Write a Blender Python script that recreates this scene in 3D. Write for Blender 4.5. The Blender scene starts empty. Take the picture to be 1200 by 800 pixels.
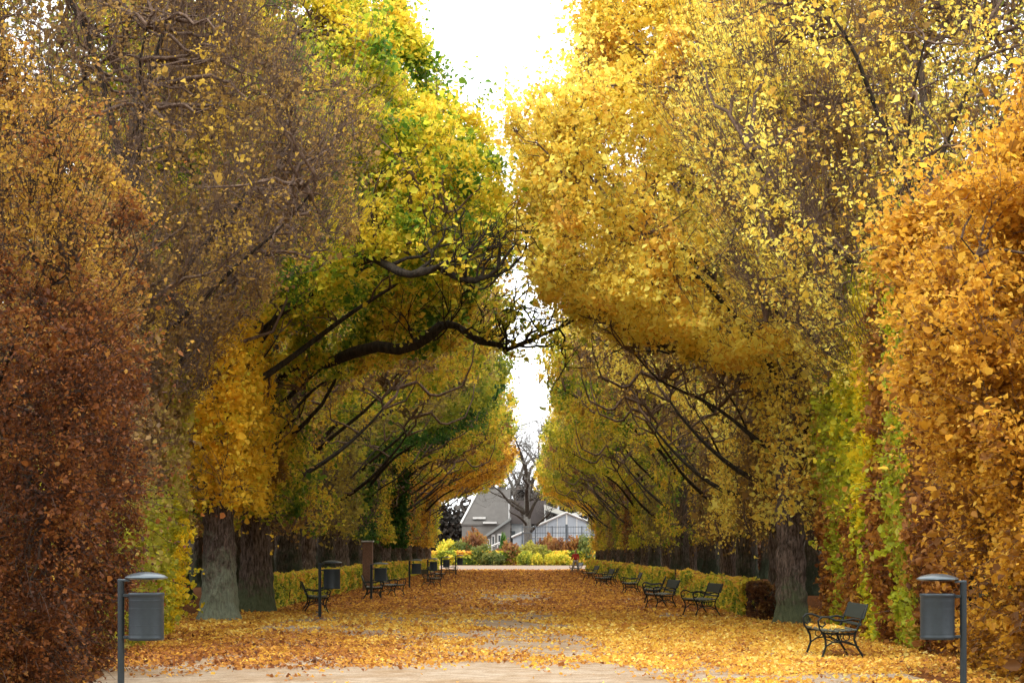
import bpy, math
import numpy as np
from mathutils import Vector
from mathutils.kdtree import KDTree

SC = bpy.context.scene
COL = SC.collection
PI = math.pi
EYE = 1.67
FPX = 2600.0          # focal length in photograph pixels (1200 wide)
VPX, VPY = 606.0, 646.0


def at(px, Z):
    """world X of photograph column px at distance Z"""
    return (px - VPX) / FPX * Z


def zat(py):
    """distance of the ground seen at photograph row py"""
    return FPX * EYE / (py - VPY)


def hat(py, Z):
    return EYE + (VPY - py) * Z / FPX


# ------------------------------------------------------------------ object helpers
def tag(o, label=None, cat=None, group=None, kind=None):
    if label: o['label'] = label
    if cat: o['category'] = cat
    if group: o['group'] = group
    if kind: o['kind'] = kind
    return o


def thing(name, label, cat, loc=(0, 0, 0), rz=0.0, group=None):
    o = bpy.data.objects.new(name, None)
    COL.objects.link(o)
    o.empty_display_size = 0.2
    o.location = loc
    o.rotation_euler = (0, 0, rz)
    return tag(o, label, cat, group)


def link(name, me, mat=None, parent=None):
    o = bpy.data.objects.new(name, me)
    COL.objects.link(o)
    if parent is not None: o.parent = parent
    if mat is not None:
        if len(me.materials) == 0: me.materials.append(mat)
    return o


def share(name, me, mat, parent):
    """object that shares mesh data but has a material of its own"""
    o = bpy.data.objects.new(name, me)
    COL.objects.link(o)
    o.parent = parent
    if len(me.materials) == 0: me.materials.append(mat)
    o.material_slots[0].link = 'OBJECT'
    o.material_slots[0].material = mat
    return o


def np_mesh(name, V, F, smooth=False, hue=None):
    """V (n,3) floats, F (m,k) ints -> mesh, all faces with k corners"""
    me = bpy.data.meshes.new(name)
    V = np.ascontiguousarray(V, dtype=np.float32); F = np.ascontiguousarray(F, dtype=np.int32)
    m, k = F.shape
    me.vertices.add(len(V)); me.vertices.foreach_set('co', V.ravel())
    me.loops.add(m * k); me.loops.foreach_set('vertex_index', F.ravel())
    me.polygons.add(m)
    me.polygons.foreach_set('loop_start', np.arange(0, m * k, k, dtype=np.int32))
    if smooth: me.polygons.foreach_set('use_smooth', np.ones(m, dtype=bool))
    if hue is not None:
        a = me.attributes.new('hue', 'FLOAT', 'POINT')
        a.data.foreach_set('value', np.ascontiguousarray(hue, dtype=np.float32))
    me.update(calc_edges=True)
    return me


class MB:
    """collects polygons of any size for one mesh"""
    def __init__(s): s.v = []; s.f = []
    def add(s, vs, fs):
        n = len(s.v); s.v += [tuple(map(float, p)) for p in vs]; s.f += [tuple(i + n for i in f) for f in fs]
    def box(s, c, d, rot=None, bevel=0.0):
        hx, hy, hz = d[0] / 2, d[1] / 2, d[2] / 2
        if bevel <= 0:
            vs = [(x, y, z) for z in (-hz, hz) for y in (-hy, hy) for x in (-hx, hx)]
            fs = [(0, 2, 3, 1), (4, 5, 7, 6), (0, 1, 5, 4), (2, 6, 7, 3), (0, 4, 6, 2), (1, 3, 7, 5)]
        else:
            b = min(bevel, hx * .9, hy * .9, hz * .9)
            vs = []
            for z, i in ((-hz, b), (-hz + b, 0), (hz - b, 0), (hz, b)):
                ax, ay = hx - i, hy - i
                vs += [(-ax + b, -ay, z), (ax - b, -ay, z), (ax, -ay + b, z), (ax, ay - b, z), (ax - b, ay, z), (-ax + b, ay, z), (-ax, ay - b, z), (-ax, -ay + b, z)]
            fs = [tuple(range(7, -1, -1)), tuple(range(24, 32))]
            for r in range(3):
                for k in range(8):
                    fs.append((r * 8 + k, r * 8 + (k + 1) % 8, r * 8 + 8 + (k + 1) % 8, r * 8 + 8 + k))
        if rot is not None: vs = [rot @ Vector(p) for p in vs]
        s.add([(p[0] + c[0], p[1] + c[1], p[2] + c[2]) for p in vs], fs)
    def tube(s, pts, r, sides=8, cap=True):
        P = [Vector(p) for p in pts]
        rs = r if hasattr(r, '__len__') else [r] * len(P)
        n0 = len(s.v); vs = []; fs = []
        prev = None
        for i, p in enumerate(P):
            t = (P[min(i + 1, len(P) - 1)] - P[max(i - 1, 0)]).normalized()
            if prev is None:
                ref = Vector((0, 0, 1)) if abs(t.z) < .9 else Vector((1, 0, 0))
                a = t.cross(ref).normalized()
            else:
                a = (prev - t * prev.dot(t)).normalized()
            prev = a; b = t.cross(a)
            for k in range(sides):
                w = 2 * PI * k / sides
                vs.append(p + (a * math.cos(w) + b * math.sin(w)) * rs[i])
        for i in range(len(P) - 1):
            for k in range(sides):
                fs.append((i * sides + k, i * sides + (k + 1) % sides, (i + 1) * sides + (k + 1) % sides, (i + 1) * sides + k))
        if cap:
            fs.append(tuple(range(sides - 1, -1, -1))); fs.append(tuple((len(P) - 1) * sides + k for k in range(sides)))
        s.add(vs, fs)
    def lathe(s, prof, c=(0, 0, 0), sides=32):
        vs = []; fs = []
        for r, z in prof:
            for k in range(sides):
                w = 2 * PI * k / sides
                vs.append((c[0] + max(r, 1e-4) * math.cos(w), c[1] + max(r, 1e-4) * math.sin(w), c[2] + z))
        for i in range(len(prof) - 1):
            for k in range(sides):
                fs.append((i * sides + k, i * sides + (k + 1) % sides, (i + 1) * sides + (k + 1) % sides, (i + 1) * sides + k))
        s.add(vs, fs)
    def prism(s, poly, d0, d1, axis='y'):
        """poly: list of (a, z); extruded along y (or x) from d0 to d1"""
        n = len(poly)
        f = (lambda a, z, d: (a, d, z)) if axis == 'y' else (lambda a, z, d: (d, a, z))
        vs = [f(a, z, d0) for a, z in poly] + [f(a, z, d1) for a, z in poly]
        fs = [tuple(range(n)), tuple(range(2 * n - 1, n - 1, -1))]
        for k in range(n): fs.append((k, k + n, (k + 1) % n + n, (k + 1) % n))
        s.add(vs, fs)
    def mesh(s, name, smooth=False):
        me = bpy.data.meshes.new(name)
        me.from_pydata(s.v, [], s.f); me.update()
        import bmesh
        bm = bmesh.new(); bm.from_mesh(me); bmesh.ops.recalc_face_normals(bm, faces=bm.faces[:]); bm.to_mesh(me); bm.free()
        if smooth:
            me.polygons.foreach_set('use_smooth', np.ones(len(me.polygons), dtype=bool))
            try: me.set_sharp_from_angle(angle=math.radians(40))
            except Exception: pass
        return me
    def build(s, name, mat, parent=None, smooth=False):
        return link(name, s.mesh(name, smooth), mat, parent)


# ------------------------------------------------------------------ materials
def lin(h):
    h = h.lstrip('#')
    out = []
    for i in (0, 2, 4):
        c = int(h[i:i + 2], 16) / 255
        out.append(c / 12.92 if c <= .04045 else ((c + .055) / 1.055) ** 2.4)
    return tuple(out) + (1.0,)


def new_mat(name):
    m = bpy.data.materials.new(name); m.use_nodes = True
    nt = m.node_tree
    for n in list(nt.nodes): nt.nodes.remove(n)
    out = nt.nodes.new('ShaderNodeOutputMaterial')
    return m, nt, out


def node(nt, t, **kw):
    n = nt.nodes.new(t)
    for k, v in kw.items():
        if k.startswith('in_'):
            n.inputs[int(k[3:]) if k[3:].isdigit() else k[3:].replace('_', ' ')].default_value = v
        else: setattr(n, k, v)
    return n


def ramp(nt, stops, interp='LINEAR'):
    r = nt.nodes.new('ShaderNodeValToRGB')
    r.color_ramp.interpolation = interp
    el = r.color_ramp.elements
    while len(el) < len(stops): el.new(0.5)
    for e, (p, c) in zip(el, stops):
        e.position = p; e.color = c
    return r


LEAF_GAIN = 1.0


def leaf_mat(name, cols, transl=.55, gain=1.0):
    """cols: sRGB hex colours spread along the leaf's own 'hue' attribute"""
    m, nt, out = new_mat(name)
    at_ = node(nt, 'ShaderNodeAttribute', attribute_name='hue')
    n = len(cols)
    stops = []
    for i, c in enumerate(cols):
        q = lin(c); k = (1, 1, 1) if any(w in name for w in ('beech', 'shrub', 'rust', 'litter', 'brown', 'yew')) else (1, 1.16, 1.4)
        stops.append((i / (n - 1) if n > 1 else 0, tuple(min(.9, v * g * gain * LEAF_GAIN) for v, g in zip(q[:3], k)) + (1,)))
    r = ramp(nt, stops)
    nt.links.new(at_.outputs['Fac'], r.inputs['Fac'])
    p = node(nt, 'ShaderNodeBsdfPrincipled')
    p.inputs['Roughness'].default_value = .55
    p.inputs['Specular IOR Level'].default_value = .25
    t = node(nt, 'ShaderNodeBsdfTranslucent')
    mx = node(nt, 'ShaderNodeMixShader'); mx.inputs[0].default_value = transl
    nt.links.new(r.outputs['Color'], p.inputs['Base Color'])
    nt.links.new(r.outputs['Color'], t.inputs['Color'])
    nt.links.new(p.outputs[0], mx.inputs[1]); nt.links.new(t.outputs[0], mx.inputs[2])
    nt.links.new(mx.outputs[0], out.inputs['Surface'])
    return m


def bark_mat(name, c0, c1, moss=None, moss_h=1.6, scale=9.0):
    m, nt, out = new_mat(name)
    tc = node(nt, 'ShaderNodeTexCoord')
    mp = node(nt, 'ShaderNodeMapping'); mp.inputs['Scale'].default_value = (1, 1, .2)
    nt.links.new(tc.outputs['Object'], mp.inputs['Vector'])
    nz = node(nt, 'ShaderNodeTexNoise'); nz.inputs['Scale'].default_value = scale * 2.2; nz.inputs['Detail'].default_value = 6; nz.inputs['Roughness'].default_value = .75
    nt.links.new(mp.outputs[0], nz.inputs['Vector'])
    r = ramp(nt, [(.38, lin(c0)), (.62, lin(c1))])
    nt.links.new(nz.outputs['Fac'], r.inputs['Fac'])
    col = r.outputs['Color']
    if moss:
        nz2 = node(nt, 'ShaderNodeTexNoise'); nz2.inputs['Scale'].default_value = 4.5; nz2.inputs['Detail'].default_value = 8; nz2.inputs['Roughness'].default_value = .72
        nt.links.new(tc.outputs['Object'], nz2.inputs['Vector'])
        sx = node(nt, 'ShaderNodeSeparateXYZ'); nt.links.new(tc.outputs['Object'], sx.inputs[0])
        mr = node(nt, 'ShaderNodeMapRange'); mr.inputs['From Min'].default_value = 0; mr.inputs['From Max'].default_value = moss_h
        mr.inputs['To Min'].default_value = .36; mr.inputs['To Max'].default_value = -.12
        nt.links.new(sx.outputs['Z'], mr.inputs['Value'])
        ad = node(nt, 'ShaderNodeMath', operation='ADD'); nt.links.new(mr.outputs[0], ad.inputs[0]); nt.links.new(nz2.outputs['Fac'], ad.inputs[1])
        rr = ramp(nt, [(.50, (0, 0, 0, 1)), (.72, (1, 1, 1, 1))]); nt.links.new(ad.outputs[0], rr.inputs['Fac'])
        mixc = node(nt, 'ShaderNodeMix', data_type='RGBA')
        nt.links.new(rr.outputs['Color'], mixc.inputs['Factor']); nt.links.new(col, mixc.inputs['A']); mixc.inputs['B'].default_value = lin(moss)
        mul = node(nt, 'ShaderNodeMix', data_type='RGBA', blend_type='MULTIPLY'); mul.inputs['Factor'].default_value = .6
        nt.links.new(mixc.outputs['Result'], mul.inputs['A'])
        r2 = ramp(nt, [(.36, (.22, .22, .2, 1)), (.6, (1, 1, 1, 1))]); nt.links.new(nz.outputs['Fac'], r2.inputs['Fac'])
        nt.links.new(r2.outputs['Color'], mul.inputs['B'])
        col = mul.outputs['Result']
    p = node(nt, 'ShaderNodeBsdfPrincipled'); p.inputs['Roughness'].default_value = .9; p.inputs['Specular IOR Level'].default_value = .2
    nt.links.new(col, p.inputs['Base Color'])
    b = node(nt, 'ShaderNodeBump'); b.inputs['Strength'].default_value = 1.0; b.inputs['Distance'].default_value = .10
    nt.links.new(nz.outputs['Fac'], b.inputs['Height']); nt.links.new(b.outputs[0], p.inputs['Normal'])
    nt.links.new(p.outputs[0], out.inputs['Surface'])
    return m


def plain_mat(name, c, rough=.6, metal=0.0, vary=.15, scale=12.0, bump=0.0, spec=.4):
    m, nt, out = new_mat(name)
    tc = node(nt, 'ShaderNodeTexCoord')
    nz = node(nt, 'ShaderNodeTexNoise'); nz.inputs['Scale'].default_value = scale; nz.inputs['Detail'].default_value = 5
    nt.links.new(tc.outputs['Object'], nz.inputs['Vector'])
    q = lin(c)
    r = ramp(nt, [(.3, tuple(v * (1 - vary) for v in q[:3]) + (1,)), (.7, tuple(min(1, v * (1 + vary)) for v in q[:3]) + (1,))])
    nt.links.new(nz.outputs['Fac'], r.inputs['Fac'])
    p = node(nt, 'ShaderNodeBsdfPrincipled'); p.inputs['Roughness'].default_value = rough; p.inputs['Metallic'].default_value = metal
    p.inputs['Specular IOR Level'].default_value = spec
    nt.links.new(r.outputs['Color'], p.inputs['Base Color'])
    if bump:
        b = node(nt, 'ShaderNodeBump'); b.inputs['Strength'].default_value = bump; b.inputs['Distance'].default_value = .02
        nt.links.new(nz.outputs['Fac'], b.inputs['Height']); nt.links.new(b.outputs[0], p.inputs['Normal'])
    nt.links.new(p.outputs[0], out.inputs['Surface'])
    return m


M = {}
PAL = {
    'yellow':   ['8a7c2c', 'b39236', 'd2a83c', 'e3ba4a', 'eac65c', 'dda83c', 'ba8a36'],
    'gold':     ['7a6420', 'b88f24', 'd6a42a', 'e6b438', 'd99a2a', 'b07424'],
    'firsttree': ['4a661c', '788620', 'a8a22a', 'ccb430', 'd8ae34', 'e2aa2a', 'eab436'],
    'limegold': ['46601c', '6c7a20', '98922a', 'bca42e', 'd6ae38', 'c8962c', '8a642a'],
    'greengold': ['355620', '5a7424', '8a9028', 'b5a42c', 'd0b034', 'a88030'],
    'orange':   ['6a4018', '96601c', 'bd8022', 'd6982a', 'e2ae3e', 'c88626', '8e5a22'],
    'beech':    ['402619', '5c361e', '784622', '8e5a2a', 'a0763a', 'b08c3c', 'c8a03a'],
    'brown':    ['54402a', '6e5434', '8a6c3c', 'a07e42', 'b29240', 'c8a63c'],
    'tan':      ['6a5628', '8c7432', 'a58a36', 'b89a38', 'a07e34'],
    'olive':    ['4c5a1c', '6c7222', '8a862a', 'a8982c', 'c2a830'],
    'oliveyel': ['6a7020', '949028', 'b8a22c', 'd0b034', 'c09030'],
    'rust':     ['4e3220', '6a4426', '8a5a2c', 'a37038', '7e6632'],
    'darkgreen': ['1f3616', '2f4c1c', '446422', '5f7a28', '808428'],
    'hedge':    ['525c20', '7a7c26', 'a0922c', 'bfa230', 'c9903a', '9a6c34'],
    'hedgebrown': ['3a281c', '553826', '704c2c', '8a6634'],
    'shrubgreen': ['3a461f', '52602c', '6e743a', '8a843c'],
    'shruborange': ['5c3c28', '7a5030', '946638', '8a763a'],
    'shrubyellow': ['6c6a2c', '8a8434', '9e963e', '807a30'],
    'litter':   ['54321e', '7c4a26', 'a26a32', 'bd8838', 'd0a040', 'e2bc4c', 'eed27a'],
}


def build_materials():
    for k, v in PAL.items():
        M['leaf_' + k] = leaf_mat('leaf_' + k, v, gain={'yellow': 1.3, 'limegold': 1.22, 'firsttree': 1.22, 'hedge': 1.55, 'litter': 1.15, 'oliveyel': 1.15, 'olive': 1.15, 'gold': 1.12, 'greengold': 1.12}.get(k, 1.0))
    M['bark'] = bark_mat('bark_brown', '463b31', '88766a', moss='666e50', moss_h=1.4)
    M['bark_moss'] = bark_mat('bark_mossy', '463b32', '82726a', moss='8e9680', moss_h=2.4)
    M['bark_dark'] = bark_mat('bark_dark', '38302a', '75685a', moss='3c4432', moss_h=2.6)
    M['limb'] = bark_mat('limb_bark', '1d1914', '443c32', scale=5)
    M['twig'] = bark_mat('twig_bark', '54443a', '87705f', scale=5)
    M['twig_dark'] = bark_mat('twig_dark', '382a22', '5e4c40', scale=5)
    M['twig_pale'] = bark_mat('twig_pale', '54483e', '857466', scale=5)
    M['twig_grey'] = bark_mat('twig_grey', '45423e', '68655f', scale=5)
    M['bin'] = plain_mat('bin_paint', '2b3338', .42, .3, .08, 30)
    M['bin_lid'] = plain_mat('bin_lid_paint', '3d474d', .3, .4, .08, 30)
    M['bin_post'] = plain_mat('bin_post_paint', '252d31', .45, .3, .08, 30)
    M['iron'] = plain_mat('bench_iron', '141a18', .5, .3, .2, 25)
    M['slat'] = plain_mat('bench_wood', '232b27', .5, 0, .25, 14)
    M['slat_highlight'] = plain_mat('bench_wood_highlight', '42473f', .45, 0, .2, 14)  # bench wood coloured paler for the seat, painting in its highlights


# ------------------------------------------------------------------ vegetation toolbox (numpy)
def unit(v):
    return v / np.maximum(np.linalg.norm(v, axis=-1, keepdims=True), 1e-9)


class Lump:
    """smooth pseudo noise, about N(0,1)"""
    def __init__(s, rng, wl, K=9):
        d = unit(rng.normal(size=(K, 3)))
        s.k = d * (2 * PI / (wl * rng.uniform(.6, 1.6, size=(K, 1))))
        s.ph = rng.uniform(0, 2 * PI, K)
        s.K = K
    def __call__(s, P):
        return np.sin(P @ s.k.T + s.ph).sum(1) * math.sqrt(2.0 / s.K)


def tubes(P, R, S):
    """P (n,k,3) polylines, R (n,k) radii -> verts, quads"""
    n, k, _ = P.shape
    T = np.empty_like(P)
    T[:, 1:-1] = P[:, 2:] - P[:, :-2]; T[:, 0] = P[:, 1] - P[:, 0]; T[:, -1] = P[:, -1] - P[:, -2]
    T = unit(T)
    mean = unit(P[:, -1] - P[:, 0])
    ref = np.where(np.abs(mean[:, 2:3]) < .85, np.array([[0, 0, 1.0]]), np.array([[1.0, 0, 0]]))
    A = unit(np.cross(T, ref[:, None, :])); B = np.cross(T, A)
    w = np.arange(S) * 2 * PI / S
    V = P[:, :, None, :] + (A[:, :, None, :] * np.cos(w)[None, None, :, None] + B[:, :, None, :] * np.sin(w)[None, None, :, None]) * R[:, :, None, None]
    idx = np.arange(n * k * S).reshape(n, k, S)
    a = idx[:, :-1, :]; b = np.roll(a, -1, 2); d = idx[:, 1:, :]; c = np.roll(d, -1, 2)
    F = np.stack([a, b, c, d], -1).reshape(-1, 4)
    return V.reshape(-1, 3), F


def join(parts):
    Vs = []; Fs = []; n = 0
    for V, F in parts:
        Vs.append(V); Fs.append(F + n); n += len(V)
    return np.concatenate(Vs), np.concatenate(Fs)


def leaves(rng, P, size, up=.7, hang=.5, fine=True, aspect=.85, sizevar=.36, outward=None):
    """one leaf blade at every point of P; fine: two folded quads, else two triangles"""
    n = len(P)
    nrm = rng.normal(size=(n, 3)); nrm[:, 2] += up
    if outward is not None: nrm += outward
    nrm = unit(nrm)
    ax = rng.normal(size=(n, 3)); ax[:, 2] -= hang
    ax = unit(ax - nrm * (ax * nrm).sum(1, keepdims=True))
    sd = np.cross(nrm, ax)
    L = (size * np.exp(rng.normal(0, sizevar, n)))[:, None]
    W = L * aspect * rng.uniform(.75, 1.1, (n, 1))
    fold = nrm * L * rng.uniform(.02, .25, (n, 1))
    curl = nrm * L * rng.uniform(-.25, .1, (n, 1))
    b = P - ax * L * .5
    t = P + ax * L * .5 + curl
    if fine:
        l1 = b + ax * L * .30 - sd * W * .48 + fold; r1 = b + ax * L * .30 + sd * W * .48 + fold
        l2 = b + ax * L * .66 - sd * W * .36 + fold; r2 = b + ax * L * .66 + sd * W * .36 + fold
        V = np.stack([b, l1, l2, t, r2, r1], 1).reshape(-1, 3)
        i = np.arange(n)[:, None] * 6
        F = np.concatenate([i + np.array([[0, 3, 2, 1]]), i + np.array([[0, 5, 4, 3]])])
        return V, F, 6
    l = b + ax * L * .45 - sd * W * .5 + fold; r = b + ax * L * .45 + sd * W * .5 + fold
    V = np.stack([b, l, t, r], 1).reshape(-1, 3)
    i = np.arange(n)[:, None] * 4
    F = np.concatenate([i + np.array([[0, 2, 1]]), i + np.array([[0, 3, 2]])])
    return V, F, 4


def leaf_mesh(name, rng, P, hue, size, **kw):
    V, F, k = leaves(rng, P, size, **kw)
    return np_mesh(name, V, F, hue=np.repeat(np.clip(hue, 0, 1), k))


def attach(nodes, targets, rng, axis_bias=.25, trunk=None):
    """for each target the index of a good node to grow from"""
    kd = KDTree(len(nodes))
    for i, p in enumerate(nodes): kd.insert(p, i)
    kd.balance()
    out = np.empty(len(targets), dtype=int)
    for j, p in enumerate(targets):
        best = None
        for co, i, d in kd.find_n(p, 7):
            s = d * rng.uniform(.75, 1.35) + axis_bias * max(0.0, nodes[i][2] - p[2])
            if best is None or s < best[0]: best = (s, i)
        out[j] = best[1]
    return out


def bend(rng, A, B, k, jit, sag):
    """curved polylines from A to B (n,3) with k points"""
    t = np.linspace(0, 1, k)[None, :, None]
    d = B - A; L = np.linalg.norm(d, axis=1)[:, None, None]
    P = A[:, None, :] + d[:, None, :] * t
    off = rng.normal(size=(len(A), 1, 3)) * jit; off[:, :, 2] += sag
    P = P + off * L * (np.sin(t * PI))
    if k > 3:
        w = rng.normal(size=(len(A), k, 3)) * jit * .35; w[:, 0] = 0; w[:, -1] = 0
        P = P + w * L
    return P


def skeleton(rng, trunk_pts, trunk_r, targets, n1, n2, n3, r1=.13, limb_start=(3.0, 8.5), shoots=0, shoot_len=(.5, 1.5), fine_r=.0045, center=None, thin=1.0, shoot_leaf=.6):
    """trunk polyline + limbs + branches + twigs that reach the crown points; returns (trunk), (limbs), (twigs) verts/faces and twig polylines"""
    tp = np.array(trunk_pts, float); tr = np.array(trunk_r, float)
    # limbs: farthest-point choice
    cand = targets[rng.choice(len(targets), min(1200, len(targets)), replace=False)]
    ctr = np.array([tp[-1][0], tp[-1][1], 0]) if center is None else np.array(center, float)
    pick = [int(np.argmax(np.linalg.norm(cand - cand.mean(0), axis=1)))]
    dist = np.linalg.norm(cand - cand[pick[0]], axis=1)
    while len(pick) < n1:
        i = int(np.argmax(dist)); pick.append(i); dist = np.minimum(dist, np.linalg.norm(cand - cand[i], axis=1))
    ends = cand[pick]
    axis0 = np.stack([np.interp(ends[:, 2] * .6, tp[:, 2], tp[:, c]) for c in range(3)], 1)
    ends = axis0 + (ends - axis0) * .84
    hz = np.clip(ends[:, 2] * rng.uniform(.42, .66, n1), limb_start[0], min(limb_start[1], tp[-1, 2] - .05))
    starts = np.stack([np.interp(hz, tp[:, 2], tp[:, c]) for c in range(3)], 1)
    k = 12
    t = np.linspace(0, 1, k)[None, :, None]
    d = ends - starts; L = np.linalg.norm(d, axis=1)[:, None]
    hd = d.copy(); hd[:, 2] = 0
    c1 = starts + hd * rng.uniform(.15, .5, (n1, 1)) + np.array([[0, 0, 1]]) * np.maximum(d[:, 2:3] * rng.uniform(.25, .9, (n1, 1)), L * .10) + rng.normal(size=(n1, 3)) * L * .06
    c2 = starts + d * .72 + rng.normal(size=(n1, 3)) * L * .06
    limbs = (starts[:, None] * (1 - t) ** 3 + 3 * c1[:, None] * t * (1 - t) ** 2 + 3 * c2[:, None] * t ** 2 * (1 - t) + ends[:, None] * t ** 3)
    tt = np.linspace(0, 1, k)[None, :, None]
    w = sum(rng.normal(size=(n1, 1, 3)) * np.sin(tt * PI * f + rng.uniform(0, PI, (n1, 1, 1))) / f for f in (2, 3, 5)) * tt
    limbs = limbs + w * L[:, :, None] * .06
    rl = (r1 * np.clip(L / 6, .5, 1.25)) * (1 - .82 * np.linspace(0, 1, k)[None, :] ** .8) * rng.uniform(.8, 1.15, (n1, 1))
    zz = np.linspace(limb_start[0], tp[-1, 2], 14)
    nodes1 = np.concatenate([limbs[:, 2:].reshape(-1, 3), np.stack([np.interp(zz, tp[:, 2], tp[:, c]) for c in range(3)], 1)])
    # branches
    e2 = targets[rng.choice(len(targets), n2, replace=n2 > len(targets))]
    i2 = attach(nodes1, e2, rng)
    a2 = nodes1[i2]; e2b = a2 + (e2 - a2) * .9
    B2 = bend(rng, a2, e2b, 8, .09, .04)
    L2 = np.linalg.norm(e2b - a2, axis=1)[:, None]
    R2 = np.clip(.010 + .012 * L2, .01, .05) * (1 - .75 * np.linspace(0, 1, 8)[None, :]) * thin
    nodes2 = np.concatenate([B2[:, 1:].reshape(-1, 3), limbs[:, 5:].reshape(-1, 3)])
    # twigs
    e3 = targets[rng.choice(len(targets), n3, replace=n3 > len(targets))]
    a3 = nodes2[attach(nodes2, e3, rng)]
    B3 = bend(rng, a3, e3, 6, .08, .03)
    L3 = np.linalg.norm(e3 - a3, axis=1)[:, None]
    R3 = np.clip(.005 + .006 * L3, .005, .018) * (1 - .7 * np.linspace(0, 1, 6)[None, :]) * thin
    nodes3 = np.concatenate([B3[:, 1:].reshape(-1, 3), B2[:, 4:].reshape(-1, 3)])
    # fine twigs, one to every crown point
    a4 = nodes3[attach(nodes3, targets, rng)]
    B4 = bend(rng, a4, targets, 4, .10, .02)
    R4 = np.full((len(targets), 4), fine_r) * (1 - .5 * np.linspace(0, 1, 4)[None, :]) * thin
    tw = [tubes(B2, R2, 4), tubes(B3, R3, 3), tubes(B4, R4, 3)]
    if shoots:
        s = nodes3[rng.choice(len(nodes3), shoots)]
        out = unit(s - np.array([[ctr[0], ctr[1], 4.0]])) + np.array([[0, 0, .55]]) + rng.normal(size=s.shape) * .28
        e = s + unit(out) * rng.uniform(*shoot_len, (shoots, 1))
        B5 = bend(rng, s, e, 5, .05, -.02)
        R5 = np.full((shoots, 5), fine_r * 1.2) * (1 - .6 * np.linspace(0, 1, 5)[None, :])
        tw.append(tubes(B5, R5, 3))
        B4 = np.concatenate([B4, B5[rng.uniform(0, 1, shoots) < shoot_leaf][:, [1, 2, 3, 4]]])
    trunk = trunk_tube(rng, tp, tr)
    return trunk, tubes(limbs, rl, 7), join(tw), B4


def trunk_tube(rng, tp, tr, S=44, flare=.45):
    """resampled trunk with root flare and shallow flutes"""
    zs = np.concatenate([np.linspace(0, 3.2, 40), np.linspace(3.5, tp[-1, 2], 14)]) if tr[0] > .2 else np.concatenate([np.linspace(0, 1.2, 9), np.linspace(1.6, tp[-1, 2], 12)])
    C = np.stack([np.interp(zs, tp[:, 2], tp[:, c]) for c in range(3)], 1); C[:, 2] = zs
    R = np.interp(zs, tp[:, 2], tr)
    w = np.arange(S) * 2 * PI / S
    ph = rng.uniform(0, 2 * PI, 4)
    fl = 1 + .05 * np.sin(3 * w + ph[0]) + .04 * np.sin(5 * w + ph[1])
    root = np.maximum(0, .55 + .6 * np.sin(4 * w + ph[2]) + .35 * np.sin(7 * w + ph[3]))
    RR = R[:, None] * (fl[None, :] + flare * np.exp(-zs / .28)[:, None] * (.5 + .5 * root[None, :]) + .16 * np.exp(-zs / 1.0)[:, None])
    if tr[0] > .2:
        Q = np.stack([np.cos(w)[None, :] * R[:, None], np.sin(w)[None, :] * R[:, None], np.repeat(zs[:, None], S, 1) * .3], -1).reshape(-1, 3)
        g = Lump(rng, .16, 14)(Q).reshape(len(zs), S); g2 = Lump(rng, .5, 8)(Q * np.array([[1, 1, 4]])).reshape(len(zs), S)
        RR = RR + .016 * np.tanh(g * 1.2) + .02 * g2
    C[0, 2] -= .06
    V = np.stack([C[:, None, 0] + RR * np.cos(w), C[:, None, 1] + RR * np.sin(w), np.repeat(C[:, 2:3], S, 1)], -1).reshape(-1, 3)
    k = len(zs); idx = np.arange(k * S).reshape(k, S)
    a = idx[:-1]; b = np.roll(a, -1, 1); d = idx[1:]; c = np.roll(d, -1, 1)
    return V, np.stack([a, b, c, d], -1).reshape(-1, 4)


# the section of an avenue crown, local x towards the path (trunk at 0), z up
ARCH = [(2.3, 1.1), (5.9, 1.1), (6.4, 2.0), (6.9, 3.6), (7.4, 5.2), (8.1, 6.5), (9.0, 7.0), (10.0, 7.2), (11.5, 6.2), (13.5, 4.4), (15.5, 2.4), (17.0, .4)]
BACK = [(2.3, -2.0), (6, -3.0), (12, -3.8), (15, -2.2), (17.0, -.8)]


def crown_cloud(rng, n, arch, back, half, z0, z1, lumpy=.45, face=.5, front=.22, hole=1.15, hole_wl=1.5, zpow=1.0, plan=1.2, plan_z=6.5, skin=.75, low=.82):
    """points through the volume of a crown, gathered towards the inner face and the face looking down the path"""
    a = np.array(arch); b = np.array(back)
    lump = Lump(rng, 2.4); hol = Lump(rng, hole_wl)
    out = []; got = 0
    while got < n:
        m = int((n - got) * 2.2) + 200
        z = z0 + (z1 - z0) * rng.uniform(0, 1, m) ** zpow
        d = half * np.interp(z, [z0, z0 + .5, z1 - 4, z1], [.92, 1, .95, .35])
        d = d * np.where(z < plan_z - .7, low, 1)
        y = rng.uniform(-1, 1, m) * d
        xi = np.interp(z, a[:, 0], a[:, 1]); xb = np.interp(z, b[:, 0], b[:, 1])
        k = rng.uniform(0, 1, m)
        x = np.where(k < face, xi - rng.exponential(skin, m), xb + (xi - xb) * rng.uniform(0, 1, m))
        isf = (k > face) & (k < face + front)
        y = np.where(isf, np.where(rng.uniform(0, 1, m) < .7, -1, 1) * np.maximum(0, d - rng.exponential(skin * .8, m)), y)
        free = np.clip((z - plan_z) / 1.5, 0, 1)
        x = x - free * plan * np.abs(y / np.maximum(d, .1)) ** 2.5
        P = np.stack([x, y, z], 1)
        lv = lump(P)
        P[:, 0] += lv * lumpy * np.where(z < plan_z - .8, .16, 1)
        P[:, 2] += lump(P + 7.3) * lumpy * .5 * free
        keep = (hol(P) < hole) & (P[:, 0] > xb - .6)
        P = P[keep]
        out.append(P); got += len(P)
    return np.concatenate(out)[:n]


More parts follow.
